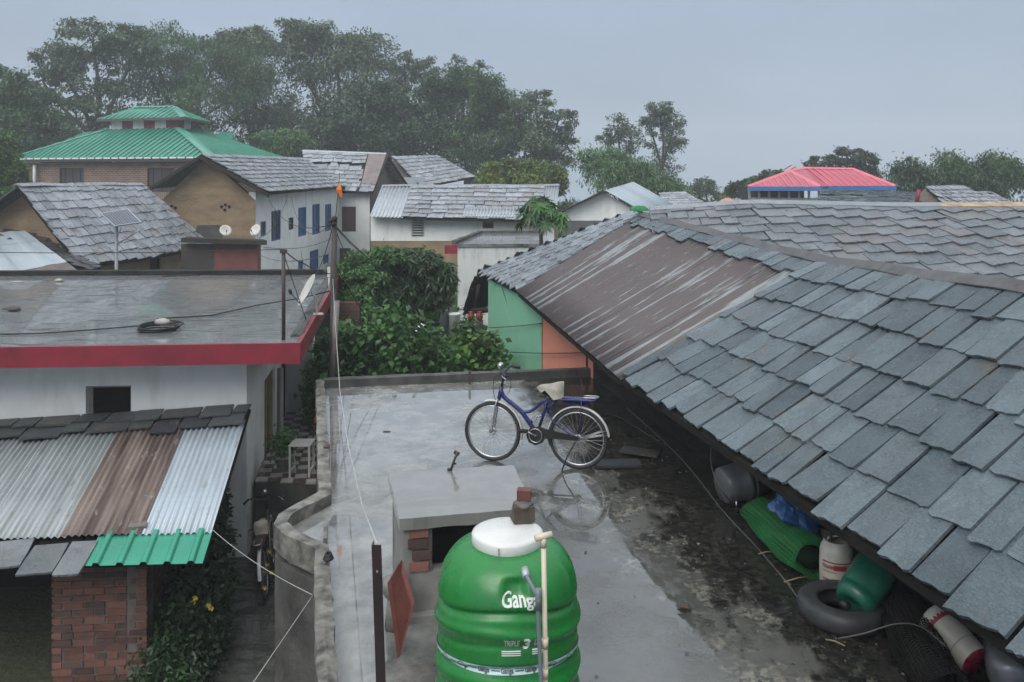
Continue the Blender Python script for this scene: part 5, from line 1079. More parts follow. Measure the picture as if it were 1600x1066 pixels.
NA, zs = 144, [.0] + [i * .0125 for i in range(1, 89)] + [1.106, 1.11]; mb = MB(); vs, fs = [], []
for z in zs:
    for k in range(NA): a = 2 * math.pi * k / NA; r = trad(z, a); vs.append(V((r * math.cos(a), r * math.sin(a), z)))
for i in range(len(zs) - 1):
    for k in range(NA): fs.append((i * NA + k, i * NA + (k + 1) % NA, (i + 1) * NA + (k + 1) % NA, (i + 1) * NA + k))
fs.append(tuple((len(zs) - 1) * NA + k for k in range(NA))); mb.add(vs, fs, True); mb.build('body', M_tank, tank)
mb = MB(); mb.lathe([(.206, 1.085), (.212, 1.09), (.212, 1.155), (.205, 1.168), (.19, 1.172), (.12, 1.178), (.001, 1.182)], 40, None, True, lambda r, z, a: r * (1 + .012 * math.cos(4 * a))); lid = mb.build('lid', M_white_plastic, tank)
mb = MB(); mb.box((-.05, -.213, 1.12), (.006, .008, .07)); mb.build('lid_seam', mk('grey_seam', (.3, .3, .3)), lid)
def wrap(vs, fs, ang, z0, mat, name, lift=.004, slope=0):
    mb = MB(); q = []
    for p in vs:
        a = -math.pi / 2 + ang + p.x / RT; z = z0 + p.y + slope * p.x + .055 * (math.cos(a + math.pi / 2) - math.cos(ang)); r = trad(z, a) + lift; q.append(V((r * math.cos(a), r * math.sin(a), z)))
    mb.add(q, fs); return mb.build(name, mat, tank)
M_print = mk('white_print', (.78, .8, .78), rough=.5, bump=.02)
vs, fs = text_mb('Ganga', .088, .0022); wrap([p + V((.065, 0, 0)) for p in vs], fs, .03, .945, M_print, 'lettering', .008)
vs, fs = text_mb('TRIPLE', .046, .0004, 1.0); wrap([V((p.x * .62 - .0, p.y * 1.35, 0)) for p in vs], fs, .06, .725, M_print, 'lettering')
vs, fs = text_mb('3', .09, .003); wrap([V((p.x + .082, p.y, 0)) for p in vs], fs, .06, .72, M_print, 'lettering')
vs, fs = text_mb('LAYER', .046, .0004, 1.0); wrap([V((p.x * .62 + .165, p.y * 1.35, 0)) for p in vs], fs, .06, .725, M_print, 'lettering')
for k in range(3):
    for (x0, x1) in ((-.055, .05), (.115, .2)):
        n_ = 8; vs = [V((x0 + (x1 - x0) * i / n_, y, 0)) for y in (-.046 - k * .011, -.040 - k * .011) for i in range(n_ + 1)]; wrap(vs, [(i, i + 1, i + n_ + 2, i + n_ + 1) for i in range(n_)], .06, .725, M_print, 'print_line')
n_ = 120; vs = []; 
rows_ = [-.022 + .0055 * j for j in range(9)]
for y in rows_: vs += [V((-RT * math.pi + 2 * RT * math.pi * i / n_, y, 0)) for i in range(n_ + 1)]
band = wrap(vs, [(j * (n_ + 1) + i, j * (n_ + 1) + i + 1, (j + 1) * (n_ + 1) + i + 1, (j + 1) * (n_ + 1) + i) for j in range(8) for i in range(n_)], 0, .575, mk('pale_band', (.42, .55, .56), (.36, .5, .5), rough=.45, bump=.02), 'label_band', .006)
M_ink = mk('dark_ink', (.03, .05, .06), rough=.5, bump=.02)
for k in range(-3, 4):
    vs, fs = text_mb('Ganga', .028, .001); wrap([p + V((k * .135, -.004, 0)) for p in vs], fs, 0, .575, M_ink, 'lettering', .010)
    mb2 = MB(); q = [V((k * .135 - .03 + .05 * i / 8, .008 + .01 * math.sin(math.pi * i / 8) + j * .004, 0)) for j in (0, 1) for i in range(9)]; wrap(q, [(i, i + 1, i + 10, i + 9) for i in range(8)], 0, .575, M_ink, 'logo_arc', .010)
    for j in range(2):
        vs = [V((k * .135 + .045 + .05 * i / 4, y + .007 - j * .014, 0)) for y in (0, .005) for i in range(5)]; wrap(vs, [(i, i + 1, i + 6, i + 5) for i in range(4)], 0, .575, M_ink, 'print_line', .010)
vs, fs = text_mb('ISI', .05, .001); wrap([p + V((.19, 0, 0)) for p in vs], fs, .03, .93, mk('orange_print', (.16, .10, .03), bump=.02), 'lettering', .007)
# pipes and fittings
M_cpvc = mk('cream_pipe', (.60, .53, .40), (.52, .45, .34), rough=.4, bump=.03); M_upvc = mk('grey_upvc', (.16, .19, .21), (.13, .15, .17), rough=.4, bump=.03)
p0 = P(849, 840, 3.92)
vp = thing('vent_pipe', 'cream plastic standpipe with tee on top in front of the tank', 'pipe', V((p0.x, p0.y, TZ)), local=True); zz = p0.z - TZ
mb = MB(); mb.tube([V((0, 0, 0)), V((.012, 0, zz * .5)), V((0, 0, zz))], .0135, 12); mb.build('pipe', M_cpvc, vp)
mb = MB(); mb.tube([V((-.045, -.012, zz)), V((.045, .012, zz + .012))], .018, 12); mb.tube([V((0, 0, zz - .05)), V((0, 0, zz))], .017, 12); mb.build('tee', M_cpvc, vp)
for z_ in (.78, .62, .40): mb = MB(); mb.tube([V((.009, 0, z_)), V((.009, 0, z_ + .05))], .0175, 12); mb.build('coupling', M_cpvc, vp)
o1, o2, o3 = P(821, 897, 4.12), P(841, 935, 3.90), P(848, 1066, 3.88)
dp = thing('outlet_pipe', 'grey pipe bending from the tank outlet down beside the cream pipe', 'pipe', V((o3.x, o3.y, TZ)))
mb = MB(); mb.tube(smooth([o1, lerp(o1, o2, .6), o2, o2 - UP * .1, V((o3.x, o3.y, TZ + .4)), V((o3.x, o3.y, TZ))], 5), .0115, 10); mb.build('pipe', M_upvc, dp)
mb = MB(); mb.tube([o1 + V((-.005, .03, .015)), o1 + V((.006, -.02, -.012))], .024, 8); mb.build('flange_nut', M_galv, dp)
mb = MB(); mb.tube([o2 + UP * .05, o2, o2 - UP * .06], .0155, 10); mb.build('elbow', M_upvc, dp)
mb = MB(); p = P(818, 812, 4.5); p.z = tk.z + 1.185; q = random.Random(3)
bz = thing('brick', 'chunky dark brick wrapped in mud weighing down the tank lid', 'brick', V((p.x, p.y, p.z)))
mb = MB(); mb.box(p + UP * .045, (.125, .10, .092), .2)
for i in range(len(mb.v)): mb.v[i] += V((q.uniform(-.012, .012), q.uniform(-.012, .012), 0 if mb.v[i].z < p.z + .02 else q.uniform(-.012, .012)))
mb.build('lump', mk('mud_brick', (.10, .06, .045), (.05, .042, .035), scale=18, rough=.85, bump=.8, bscale=30), bz)
mb = MB(); mb.lathe([(.05, .085), (.062, .095), (.05, .108), (.02, .115), (.001, .117)], 12, Matrix.Translation(p), rfun=lambda r, z, a: r * (1 + .2 * math.sin(3 * a))); mb.build('mud_cap', mk('grey_mud', (.12, .11, .10), bump=.8), bz)
mb = MB(); mb.box(p + V((.004, .03, .118 + .03)), (.085, .065, .06), -.1); mb.build('brick', mk('wet_red_brick', (.13, .045, .035), (.07, .03, .026), scale=14, rough=.6), None, p, ('small red brick stacked on top of the dark brick', 'brick'))
# ------------------------------------------------------------------ hatch box behind the tank
c_fl, c_fr, c_br, c_bl = P(624, 812, 5.42), P(836, 797, 5.60), P(802, 722, 6.42), P(606, 733, 6.28); hz_ = TZ + .76
hc = thing('roof_hatch', 'low concrete box with flat slab top and dark opening behind the tank', 'hatch', V(((c_fl.x + c_fr.x) / 2, c_fl.y + .5, TZ)))
sp_ = [V((p.x, p.y, hz_)) for p in (c_fl, c_fr, c_br, c_bl)]
M_slab = wet_floor_mat('hatch_slab_mat', (.21, .205, .19), (.15, .148, .135), (.08, .078, .07)); mb = MB(); vs = []; rr = random.Random(8); rim_ = []
for i in range(4):
    a, b = sp_[i], sp_[(i + 1) % 4]
    for k in range(10): t = k / 10; n__ = V((b.y - a.y, a.x - b.x, 0)).normalized(); rim_.append(lerp(a, b, t) + n__ * rr.uniform(-.004, .004))
nn = len(rim_); mb.add(rim_ + [p - UP * (.085 + rr.uniform(-.006, .006)) for p in rim_], [tuple(range(nn)), tuple(range(nn, 2 * nn))[::-1]] + [(i, i + nn, (i + 1) % nn + nn, (i + 1) % nn) for i in range(nn)]); mb.build('slab', M_slab, hc)
i_ = [lerp(p, sum(sp_, V()) / 4, .07) for p in sp_]
mb = MB(); wallboxes(mb, i_[3], i_[0], TZ, hz_ - .1, .12) if False else None
M_box = mk('box_render', (.24, .235, .22), (.14, .135, .125), scale=5, rough=.7, bump=.5, bscale=24)
mb = MB(); wallboxes(mb, i_[0], i_[3], TZ, hz_ - .1, -.12); wallboxes(mb, i_[3], i_[2], TZ, hz_ - .1, -.12); wallboxes(mb, i_[2], i_[1], TZ, hz_ - .1, -.12)
wallboxes(mb, lerp(i_[0], i_[1], .02), i_[1], TZ, hz_ - .42, .12); mb.build('wall', M_box, hc)
mb = MB(); a, b = i_[0], lerp(i_[0], i_[1], .22); wallboxes(mb, a + V((0, .012, 0)), b, hz_ - .42, hz_ - .1, .12); mb.build('pier', M_conc_dark, hc); mb = MB(); a, b = lerp(i_[0], i_[1], .56), i_[1]; wallboxes(mb, a, b, hz_ - .42, hz_ - .1, .12); mb.build('pier', M_conc_dark, hc)
e_ = (i_[1] - i_[0]); ln_ = e_.length; e_.normalize(); n_ = V((-e_.y, e_.x, 0))
for (s, z) in ((.10, .0), (.12, .085), (.09, .17), (.10, .25), (.66, .02), (.64, .105), (.66, .19), (.86, .1), (.87, .2)):
    mb = MB(); mb.obox(i_[0] + e_ * (s - .06) - n_ * .014 + UP * (z + TZ - i_[0].z + .35), e_ * (.14 if s < .3 else .19), n_ * .1, UP * .07); mb.build('brick', M_brick if z % .1 < .06 else M_brick_d, hc)
mb = MB(); mb.obox(i_[0] - n_ * .08 + V((-.02, 0, TZ - i_[0].z)), e_ * ln_, n_ * .09, UP * .05); mb.build('footing', M_box, hc)
p = P(704, 727, 6.3); p.z = hz_
mb = MB(); mb.tube([p, p + V((.03, 0, .085)), p + V((.06, -.01, .165))], [.012, .010, .012], 7); mb.box(p + V((.052, 0, .15)), (.05, .012, .03), 0, Matrix.Rotation(.5, 3, 'Y')); mb.box(p + V((-.012, 0, .01)), (.03, .012, .022)); mb.box(p + V((.035, 0, .06)), (.03, .01, .015)); mb.build('bent_rebar', M_iron, None, p, ('short bent iron rod sticking up from the hatch slab', 'rod'))
q0, q1, q2, q3 = P(605, 911, 5.12), P(623, 880, 5.32), P(643, 948, 5.22), P(621, 990, 5.02); q3.z = TZ + .0; q2.z = max(q2.z, TZ + .02)
mb = MB(); mb.prism([q0, q1, q2, q3], (.02, .03, .015)); mb.build('red_board', mk('red_oxide_board', (.19, .062, .048), (.12, .045, .038), scale=10, rough=.35), None, q3, ('red painted board leaning against the hatch box', 'board'))
mb = MB(); st = P(616, 888, 5.36); st.z = TZ + .30
mb.lathe([(.001, -.09), (.07, -.06), (.09, 0), (.075, .06), (.001, .09)], 10, Matrix.Translation(st), True, lambda r, z, a: r * (1 + .22 * math.sin(2 * a + z * 20))); mb.tube([st - UP * .05, V((st.x, st.y, TZ))], [.05, .07], 8); mb.build('stone', mk('lime_stone', (.22, .21, .19), (.1, .1, .09), scale=12, bump=.8), None, st, ('rough grey stone propped behind the red board', 'stone'))
# angle-iron post and white rope
p0 = P(588, 852, 4.1); p1 = P(599, 1190, 4.14); p1.z = TZ
ip = thing('iron_post', 'dark angle-iron post at the front edge of the terrace', 'post', p1)
mb = MB(); d_ = p0 - p1; mb.obox(p1 + V((-.027, 0, 0)), (.054, 0, 0), (0, .006, 0), d_); mb.obox(p1 + V((-.027, .006, 0)), (.006, 0, 0), (0, .05, 0), d_); mb.build('angle_bar', mk('brown_black_iron', (.022, .016, .017), (.035, .02, .018), rough=.4), ip)
mb = MB(); mb.box(lerp(p0, p1, .12) + V((.0, -.002, 0)), (.01, .004, .012)); mb.build('bolt_hole', M_galv, ip)
pole_b = W(-3.02, 12.3, GZ); pole_t = P(523, 338, 12.3)
M_rope = mk('white_rope', (.42, .42, .41), rough=.7)
wire('clothes_line', 'white clothes line from utility pole down to the iron post', [P(520, 440, 12.15), P(528, 590, 11.5)] and [P(520, 436, 12.2), P(525, 520, 11.9), P(531, 610, 10.6), P(545, 700, 8.0), P(566, 790, 5.8), p0 + V((0, .03, -.01))], .006, M_rope, cat='rope')
# utility pole
up_ = thing('utility_pole', 'dark wooden utility pole carrying cables at the corner of the terrace', 'pole', pole_b)
mb = MB(); mb.tube([pole_b, lerp(pole_b, pole_t, .55), pole_t], [.085, .06, .042], 9); mb.build('shaft', mk('pole_timber', (.032, .026, .024), (.06, .05, .045), st=(4, 4, .5), rough=.7), up_)
mb = MB(); mb.tube([P(526, 470, 12.25), P(520, 600, 12.15)], .05, 8); mb.build('stay_pipe', mk('grey_stay', (.18, .16, .15), (.1, .09, .08)), up_)
for (u, v) in ((521, 350), (523, 342), (518, 345)): mb = MB(); c = P(u, v, 12.25); mb.lathe([(.001, -.05), (.035, -.04), (.05, 0), (.03, .04), (.001, .05)], 10, Matrix.Translation(c)); mb.build('insulator', M_black, up_)
mb = MB(); c = P(514, 425, 12.1); mb.box(c, (.045, .05, .16)); mb.tube([c - UP * .08, c - UP * .3], .012, 6); mb.build('meter_box', M_white_plastic, up_)
fb = P(524, 345, 12.3); fg = thing('flag_staff', 'thin staff flying a small orange flag above the utility pole', 'flag', fb)
mb = MB(); mb.tube([fb, P(531, 270, 12.3)], .008, 6); mb.build('staff', M_cane, fg)
mb = MB(); a, b = P(526, 292, 12.28), P(535, 308, 12.28); vs = [P(525, 296, 12.3), P(531, 286, 12.28), P(534, 297, 12.24), P(535, 308, 12.27), P(531, 309, 12.31), P(528, 302, 12.33)]; mb.prism(vs, (0, .008, 0)); mb.build('cloth', mk('saffron_cloth', (.75, .18, .03), (.65, .14, .02), rough=.8), fg)
# roof post on the white house and cables
rb, rt_ = G(443, 531, RZ), P(443, 390, 10.55); rt_.z = -1.10; rt_.x = rb.x; rt_.y = rb.y
mb = MB(); mb.tube([rb, rt_], .028, 8); mb.box(rt_ - UP * .03, (.09, .07, .05)); mb.build('roof_post', M_iron, None, rb, ('thin rusty iron post on the crimson roof edge', 'post'))
pt_ = P(521, 350, 12.25)
CG = 'overhead cables'
def cab(label, pts, r=.007, sag=0, mat=M_black): return wire('cable', label, pts, r, mat, sag, group=CG)
cab('cable from the roof post across to the left edge', [rt_, P(-40, 394, 11.5)], .006, .03)
cab('cable from the roof post to the wire loop by the pole', [rt_, P(475, 412, 11.3), P(515, 428, 12)], .009, .03)
cab('cable sloping from the roof post down to the fascia', [rt_ - UP * .05, P(471, 478, 11.8), P(485, 515, 12.0)], .007, .02)
cab('dark cable drooping from pole to the blue windows', [pt_, P(470, 392, 26)], .008, .9)
cab('cable from the pole to the cross wing wall', [pt_, P(560, 388, 30)], .008, .5)
cab('long cable from pole over the mango tree to the white block', [pt_, P(715, 415, 24)], .008, .8)
cab('cable strung from the mud gable corner to the pole', [P(420, 312, 26), pt_], .008, .4)
cab('second slack cable from the white house eave to the pole', [P(455, 308, 29), pt_ + UP * .05], .007, .7)
cab('cable hung low along the white house from lean-to to pole', [P(405, 398, 22), P(512, 398, 12.2)], .006, .15)
cab('cable lying over the roof from the coil towards the dish', [G(245, 500, RZ) + UP * .02, G(330, 495, RZ) + UP * .02, G(400, 480, RZ) + UP * .03, P(470, 466, 13.5), P(515, 455, 12.3)], .012)
cab('black pipe running from the coil to the left roof edge', smooth([G(220, 511, RZ) + UP * .02, G(150, 517, RZ) + UP * .02, G(60, 523, RZ) + UP * .02, G(-40, 525, RZ) + UP * .02]), .011)
cab('wire crossing the green wall halfway up', [P(760, 512, 17.0), P(848, 505, 13.9)], .008, .02, M_black); cab('wire crossing the green and salmon walls lower down', [P(758, 548, 16.9), P(848, 552, 13.8), P(930, 550, 11.6)], .008, .01)
cab('thin wire hanging down the green wall', smooth([P(784, 448, 16.3), P(796, 490, 15.9), P(800, 530, 15.8), P(793, 580, 15.9)]), .006)
cab('cable from the white block to the slate verge', [P(720, 478, 23.6), P(760, 440, 18)], .006, .1)
cab('cable from white house eave down to the lean-to roof', [P(448, 312, 28), P(405, 372, 23)], .008, .3)
cab('thin cable crossing in front of the long low roof house', [pt_, P(600, 372, 33)], .008, .6)
cab('cable from the pole dropping behind the parapet to the right', [pt_ - UP * .6, P(640, 560, 13.2)], .007, .25)
cab('cable along the white wall below the upper windows', [P(405, 385, 26.5), P(520, 372, 34)], .01, .25)
# cable coil on the flat roof
cc = G(246, 517, RZ); co_ = thing('cable_coil', 'coil of black hose on the flat roof with a stone on it', 'hose', cc, local=True)
for k in range(4): mb = MB(); mb.torus(.26 + .02 * (k % 2) + .01 * k, .012, Matrix.Translation((.012 * k, .01 * k, .014 + .022 * k)) @ Matrix.Rotation(R(1.5 * (k - 1)), 4, 'X'), 40, 7); mb.build('hose_loop', M_black, co_)
mb = MB(); mb.tube(smooth([V((-.25, .1, .02)), V((-.42, .3, .02)), V((-.3, .55, .02)), V((.1, .62, .02)), V((.2, .5, .02))], 8), .012, 7); mb.build('hose_loop', M_black, co_)
def stone(name, label, u, v, z, s, mat, cat='stone', rz=0, up=0, hgt=.5):
    c = G(u, v, z) + UP * up; rr = random.Random(u); mb = MB(); mb.lathe([(.55, 0), (.9, .12), (1, .4), (.8, .75), (.4, .95), (.001, 1)], 12, Matrix.Translation(c) @ Matrix.Rotation(rz, 4, 'Z') @ Matrix.Diagonal((s, s * .7, s * hgt * 1.3, 1)), True, lambda r, z, a: r * (1 + .13 * math.sin(2 * a + u) + .07 * math.sin(5 * a))); return mb.build(name, mat, None, c, (label, cat))
M_stone = mk('pale_stone', (.38, .36, .31), (.25, .24, .21), scale=14, bump=.6)
stone('stone', 'beige stone resting on the hose coil', 254, 516, RZ, .12, M_stone, up=.09, hgt=.6)
stone('stone', 'pale rounded stone by the back edge of the flat roof', 92, 440, RZ, .10, M_stone)
stone('flat_stone', 'flat pale chip near the left end of the roof kerb', 27, 441, RZ, .13, M_stone, hgt=.12)
stone('brick_lump', 'dark broken brick at the left of the flat roof', 22, 486, RZ, .12, mk('dark_lump', (.06, .045, .04)))
stone('flat_stone', 'dark flat chip beside the broken brick', 10, 483, RZ, .09, mk('dark_lump', (.06, .045, .04)), hgt=.2)
cab('thin plastic pipe lying by the back kerb of the flat roof', [G(253, 433, RZ) + UP * .02, G(312, 430.5, RZ) + UP * .02], .015)
# satellite dishes
M_dish = mk('dish_cream', (.55, .54, .50), (.45, .44, .4), rough=.4, bump=.05)
def make_dish(label, base, rz, s=1.0):
    t = thing('satellite_dish', label, 'dish', base, rz, local=True, group='satellite dishes'); tilt = Matrix.Translation((0, 0, .42)) @ Matrix.Rotation(R(62), 4, 'Y')
    mb = MB(); prof = [(.001, 0), (.10, .006), (.2, .026), (.30, .062), (.305, .066), (.30, .07), (.2, .034), (.10, .014), (.001, .008)]; mb.lathe(prof, 28, tilt); mb.build('reflector', M_dish, t)
    mb = MB(); mb.tube([V((-.12, 0, 0)), V((-.12, 0, .28)), V((-.03, 0, .40))], .018, 8); mb.box((-.12, 0, .008), (.22, .18, .016)); mb.build('stand', M_dish, t)
    mb = MB(); mb.tube([tilt @ V((.27, 0, .05)), tilt @ V((.16, 0, .30))], .010, 6); mb.tube([tilt @ V((.18, 0, .27)), tilt @ V((.12, 0, .34))], .028, 8); mb.build('feed_arm', M_black, t); t.scale = (s, s, s); return t
make_dish('cream satellite dish on the crimson edge of the flat roof', G(484, 492, RZ), R(-158), .95)
make_dish('satellite dish on the lean-to slab, beside the white house corner', P(400, 374, 23.2) + UP * .02, R(-115), .62)
make_dish('satellite dish lying tilted on the lean-to slab, away from the corner', P(352, 374, 23.4) + UP * .02, R(-60), .6)
# solar street lamp
lb = W(X(182, 19.2), 19.2, GZ); lt_ = P(182, 350, 19.2)
sl_ = thing('solar_street_lamp', 'solar street lamp with tilted panel before the slate roof', 'street lamp', lb)
mb = MB(); mb.tube([lb, lt_], .045, 9); mb.build('pole', mk('lamp_steel', (.24, .26, .28), rough=.4), sl_)
pa_, pb_, pc_, pd_ = P(157, 333, 19.1), P(200, 326, 19.7), P(221, 347, 19.0), P(179, 353, 18.5); nn_ = (pb_ - pa_).cross(pd_ - pa_).normalized(); nn_ = nn_ if nn_.z > 0 else -nn_
mb = MB(); mb.prism([pa_, pb_, pc_, pd_], -nn_ * .04); fr_ = mb.build('panel_frame', M_galv, sl_)
for i in range(10):
    a0, a1 = .03 + .94 * i / 10, .03 + .94 * (i + .84) / 10; q = [lerp(lerp(pa_, pb_, s), lerp(pd_, pc_, s), t) + nn_ * .002 for (s, t) in ((a0, .04), (a1, .04), (a1, .96), (a0, .96))]; mb = MB(); mb.prism(q, nn_ * .004); mb.build('cell', mk('solar_cell', (.035, .05, .075), (.05, .06, .085), rough=.15, bump=.02), fr_)
mb = MB(); mb.tube([P(182, 382, 19.2), P(208, 366, 19.0)], .022, 6); mb.tube([P(182, 372, 19.2), P(190, 356, 19.2)], .015, 6); arm_ = mb.build('arm', M_galv, sl_)
mb = MB(); a = P(205, 367, 19.0); mb.obox(a, P(217, 361, 18.9) - a, (0, .12, 0), (0, 0, .05)); mb.build('lamp_head', M_white_old, arm_)

# ------------------------------------------------------------------ clutter under the eave
def axis_m(c, d, roll=0): return Matrix.Translation(c) @ V(d).to_track_quat('Z', 'Y').to_matrix().to_4x4() @ Matrix.Rotation(roll, 4, 'Z')
M_greyplastic = mk('grey_plastic', (.14, .15, .155), (.10, .105, .11), rough=.35, bump=.05)
c = G(1150, 796, TZ); dr = thing('plastic_drum', 'grey plastic drum lying under the slate eave', 'drum', c); a_ = V((.9, .25, .12)).normalized(); mm = axis_m(c + V((-.12, .1, .19)), a_)
mb = MB(); mb.lathe([(.001, -.005), (.15, 0), (.175, .02), (.18, .1), (.185, .22), (.2, .23), (.2, .26), (.185, .27), (.18, .5), (.001, .5)], 28, mm); mb.build('body', M_greyplastic, dr)
mb = MB(); mb.torus(.19, .014, mm @ Matrix.Translation((0, 0, .3)), 28, 7); mb.build('rim', M_greyplastic, dr); mb = MB(); mb.tube([c + V((-.02, -.1, .02)), c + V((-.02, -.1, .12))], .012, 6); mb.build('tap', M_steel, dr)
# roll of green netting: crossing strands
M_net = mk('green_net', (.025, .22, .06), (.02, .16, .045), rough=.5, bump=.02); M_netb = mk('black_net', (.010, .010, .010), (.02, .018, .016), rough=.5, bump=.02, spec=.2)
def net_roll(name, label, a, b, rad, mat, turns, cell, sr, flat=1.0, seed=1, core=None):
    t = thing(name, label, 'netting', a - UP * rad * flat); rr = random.Random(seed); ax = (b - a); ln = ax.length; q = axis_m(a, ax); mb = MB()
    nr = int(ln / cell); na = int(2 * math.pi * rad / cell)
    wob = lambda x, an: 1 + .11 * math.sin(an * 2 + x * 7 + seed) + .07 * math.sin(an * 5 + x * 11 + seed * 2)
    zf = lambda p: V((p.x, p.y, a.z + (p.z - a.z) * flat))
    for layer in range(turns):
        rl = rad * (1 - .07 * layer)
        for i in range(nr + 1):
            z = ln * i / nr; mb.tube([zf(q @ V((rl * wob(z, an) * math.cos(an), rl * wob(z, an) * math.sin(an), z))) for an in [2 * math.pi * k / 22 for k in range(23)]], sr, 4, cap=False)
        for k in range(na):
            an = 2 * math.pi * k / na + layer * .05; mb.tube([zf(q @ V((rl * wob(ln * j / 8, an) * math.cos(an), rl * wob(ln * j / 8, an) * math.sin(an), ln * j / 8))) for j in range(9)], sr, 4, cap=False)
    mb.build('strands', mat, t)
    if core: mb = MB(); mb.lathe([(.001, 0), (rad * .55, .02), (rad * .55, ln - .02), (.001, ln)], 14, q); mb.v = [zf(p) for p in mb.v]; mb.build('rolled_core', core, t)
    return t
g0, g1 = G(1195, 838, TZ), G(1250, 905, TZ)
net_roll('net_roll', 'bundle of green garden netting on the terrace under the eave', g0 + V((.02, .12, .15)), g1 + V((.12, .0, .15)), .20, M_net, 3, .046, .0036, .75, 3, mk('net_core', (.005, .018, .007), (.004, .012, .005), rough=.8, spec=.08))
n0_, n1_ = G(1400, 995, TZ), G(1438, 1130, TZ)
net_roll('net_roll', 'roll of black wire mesh lying at the lower right', n0_ + V((.06, .0, .14)), n1_ + V((.16, 0, .14)), .16, M_netb, 2, .03, .0028, 1, 5, mk('mesh_core', (.005, .005, .005), (.008, .008, .008), rough=.8, spec=.06))
# blue tarpaulin bundle
M_tarp = mk('blue_tarp', (.035, .13, .33), (.025, .09, .25), scale=8, rough=.4, bump=.3, bscale=12, bdist=.02)
c = G(1245, 868, TZ) + UP * .36; mb = MB(); vs, fs = [], []; nu, nv = 26, 16
for i in range(nu):
    for j in range(nv + 1):
        a = 2 * math.pi * i / nu; b = math.pi * j / nv; n3 = mnoise.noise(V((math.cos(a) * 1.6, math.sin(a) * 1.6, j * .28))); n4 = mnoise.noise(V((math.cos(a) * 4, math.sin(a) * 4, j * .7 + 5)))
        r = 1 + .5 * n3 + .22 * n4; vs.append(c + V((.20 * r * math.sin(b) * math.cos(a), .13 * r * math.sin(b) * math.sin(a), .15 * r * math.cos(b) - .08 * math.cos(a))))
for i in range(nu):
    for j in range(nv): fs.append((i * (nv + 1) + j, i * (nv + 1) + j + 1, ((i + 1) % nu) * (nv + 1) + j + 1, ((i + 1) % nu) * (nv + 1) + j))
mb.add(vs, fs); mb.build('tarpaulin', M_tarp, None, c - UP * .2, ('crumpled blue tarpaulin lying on the green netting', 'tarpaulin'))
# white tub with red print
M_tub = mk('cream_tub', (.55, .53, .46), (.44, .42, .36), scale=8, rough=.45, bump=.1); M_redp = mk('red_print', (.32, .03, .05), rough=.5, bump=.02)
c = G(1307, 924, TZ); jt = thing('plastic_tub', 'upright cream tub with red lettering beneath the eave', 'tub', c, local=True); RB = .125
mb = MB(); tp = [(.001, 0), (.105, 0), (.115, .02), (RB, .06), (.13, .20), (RB, .33), (.118, .36), (.10, .385), (.10, .41), (.085, .41), (.085, .395), (.001, .395)]; mb.lathe(tp, 32, None, True, lambda r, z, a: r * (1 + (.012 * math.cos(24 * a) if .34 < z < .40 else 0))); mb.build('body', M_tub, jt)
mb = MB(); mb.tube(smooth([V((-.07, 0, .40)), V((-.06, -.02, .44)), V((.03, -.03, .445)), V((.06, 0, .40))], 5), .008, 6); mb.build('handle', M_tub, jt)
mb = MB(); q = random.Random(2); mb.box((-.03, .02, .45), (.11, .09, .07), .4); mb.v = [p + V((q.uniform(-.01, .01), q.uniform(-.01, .01), q.uniform(-.01, .01))) for p in mb.v]; mb.build('brick', M_brick_d, jt)
def bandz(z0, z1, a0, a1, mat, root, rad=.1315, nm='print_band', m=None):
    mb = MB(); n = 24; vs = [];
    for z in (z0, z1): vs += [(m or Matrix.Identity(4)) @ V((rad * math.cos(a0 + (a1 - a0) * i / n), rad * math.sin(a0 + (a1 - a0) * i / n), z)) for i in range(n + 1)]
    mb.add(vs, [(i, i + 1, i + n + 2, i + n + 1) for i in range(n)], True); return mb.build(nm, mat, root)
for (z0, z1, a0, a1) in ((.265, .275, -2.8, -.3), (.215, .255, -2.1, -.5), (.195, .20, -2.8, -1.9), (.13, .14, -2.8, -.4), (.095, .10, -2.7, -.6)): bandz(z0, z1, a0, a1, M_redp, jt)
for (tx, an, zz, sz, mt) in (('TIGER', -.95, .233, .038, M_tub), ('TIGER', -2.45, .233, .036, M_redp)):
    vs, fs = text_mb(tx, sz, .0012); mb = MB(); mb.add([V((.134 * math.cos(an + p.x / .13), .134 * math.sin(an + p.x / .13), zz + p.y)) for p in vs], fs); mb.build('lettering', mt, jt)
# tyre with green can
c = G(1330, 985, TZ); mb = MB(); prof = [(.175, .03), (.165, .015), (.20, .0), (.28, .0), (.31, .03), (.318, .075), (.31, .12), (.28, .15), (.20, .15), (.165, .135), (.175, .12), (.25, .13), (.28, .10), (.285, .075), (.28, .05), (.25, .02), (.175, .03)]
mb.lathe(prof[:-1] + [prof[0]], 44, Matrix.Translation(c + V((.0, .18, .0)))); mb.build('tyre', mk('old_tyre', (.03, .032, .035), (.045, .048, .052), scale=10, rough=.5, bump=.2, spec=.3), None, c, ('old black tyre lying flat on the terrace holding a green can', 'tyre'))
c2 = c + V((.10, .12, .20)); gc = thing('jerrycan', 'green plastic can tipped over inside the tyre', 'can', c + UP * .05); a_ = V((.62, .42, .42)).normalized(); mm = axis_m(c2 - a_ * .10, a_)
M_gcan = mk('green_can', (.012, .13, .075), (.01, .09, .055), rough=.35, bump=.06)
mb = MB(); mb.lathe([(.001, .02), (.05, .018), (.09, .0), (.115, .01), (.135, .05), (.14, .09), (.13, .10), (.14, .12), (.15, .36), (.14, .40), (.10, .43), (.001, .44)], 30, mm, True, lambda r, z, a: r * (1 + .10 * abs(math.cos(a)) ** 4)); mb.build('body', M_gcan, gc)
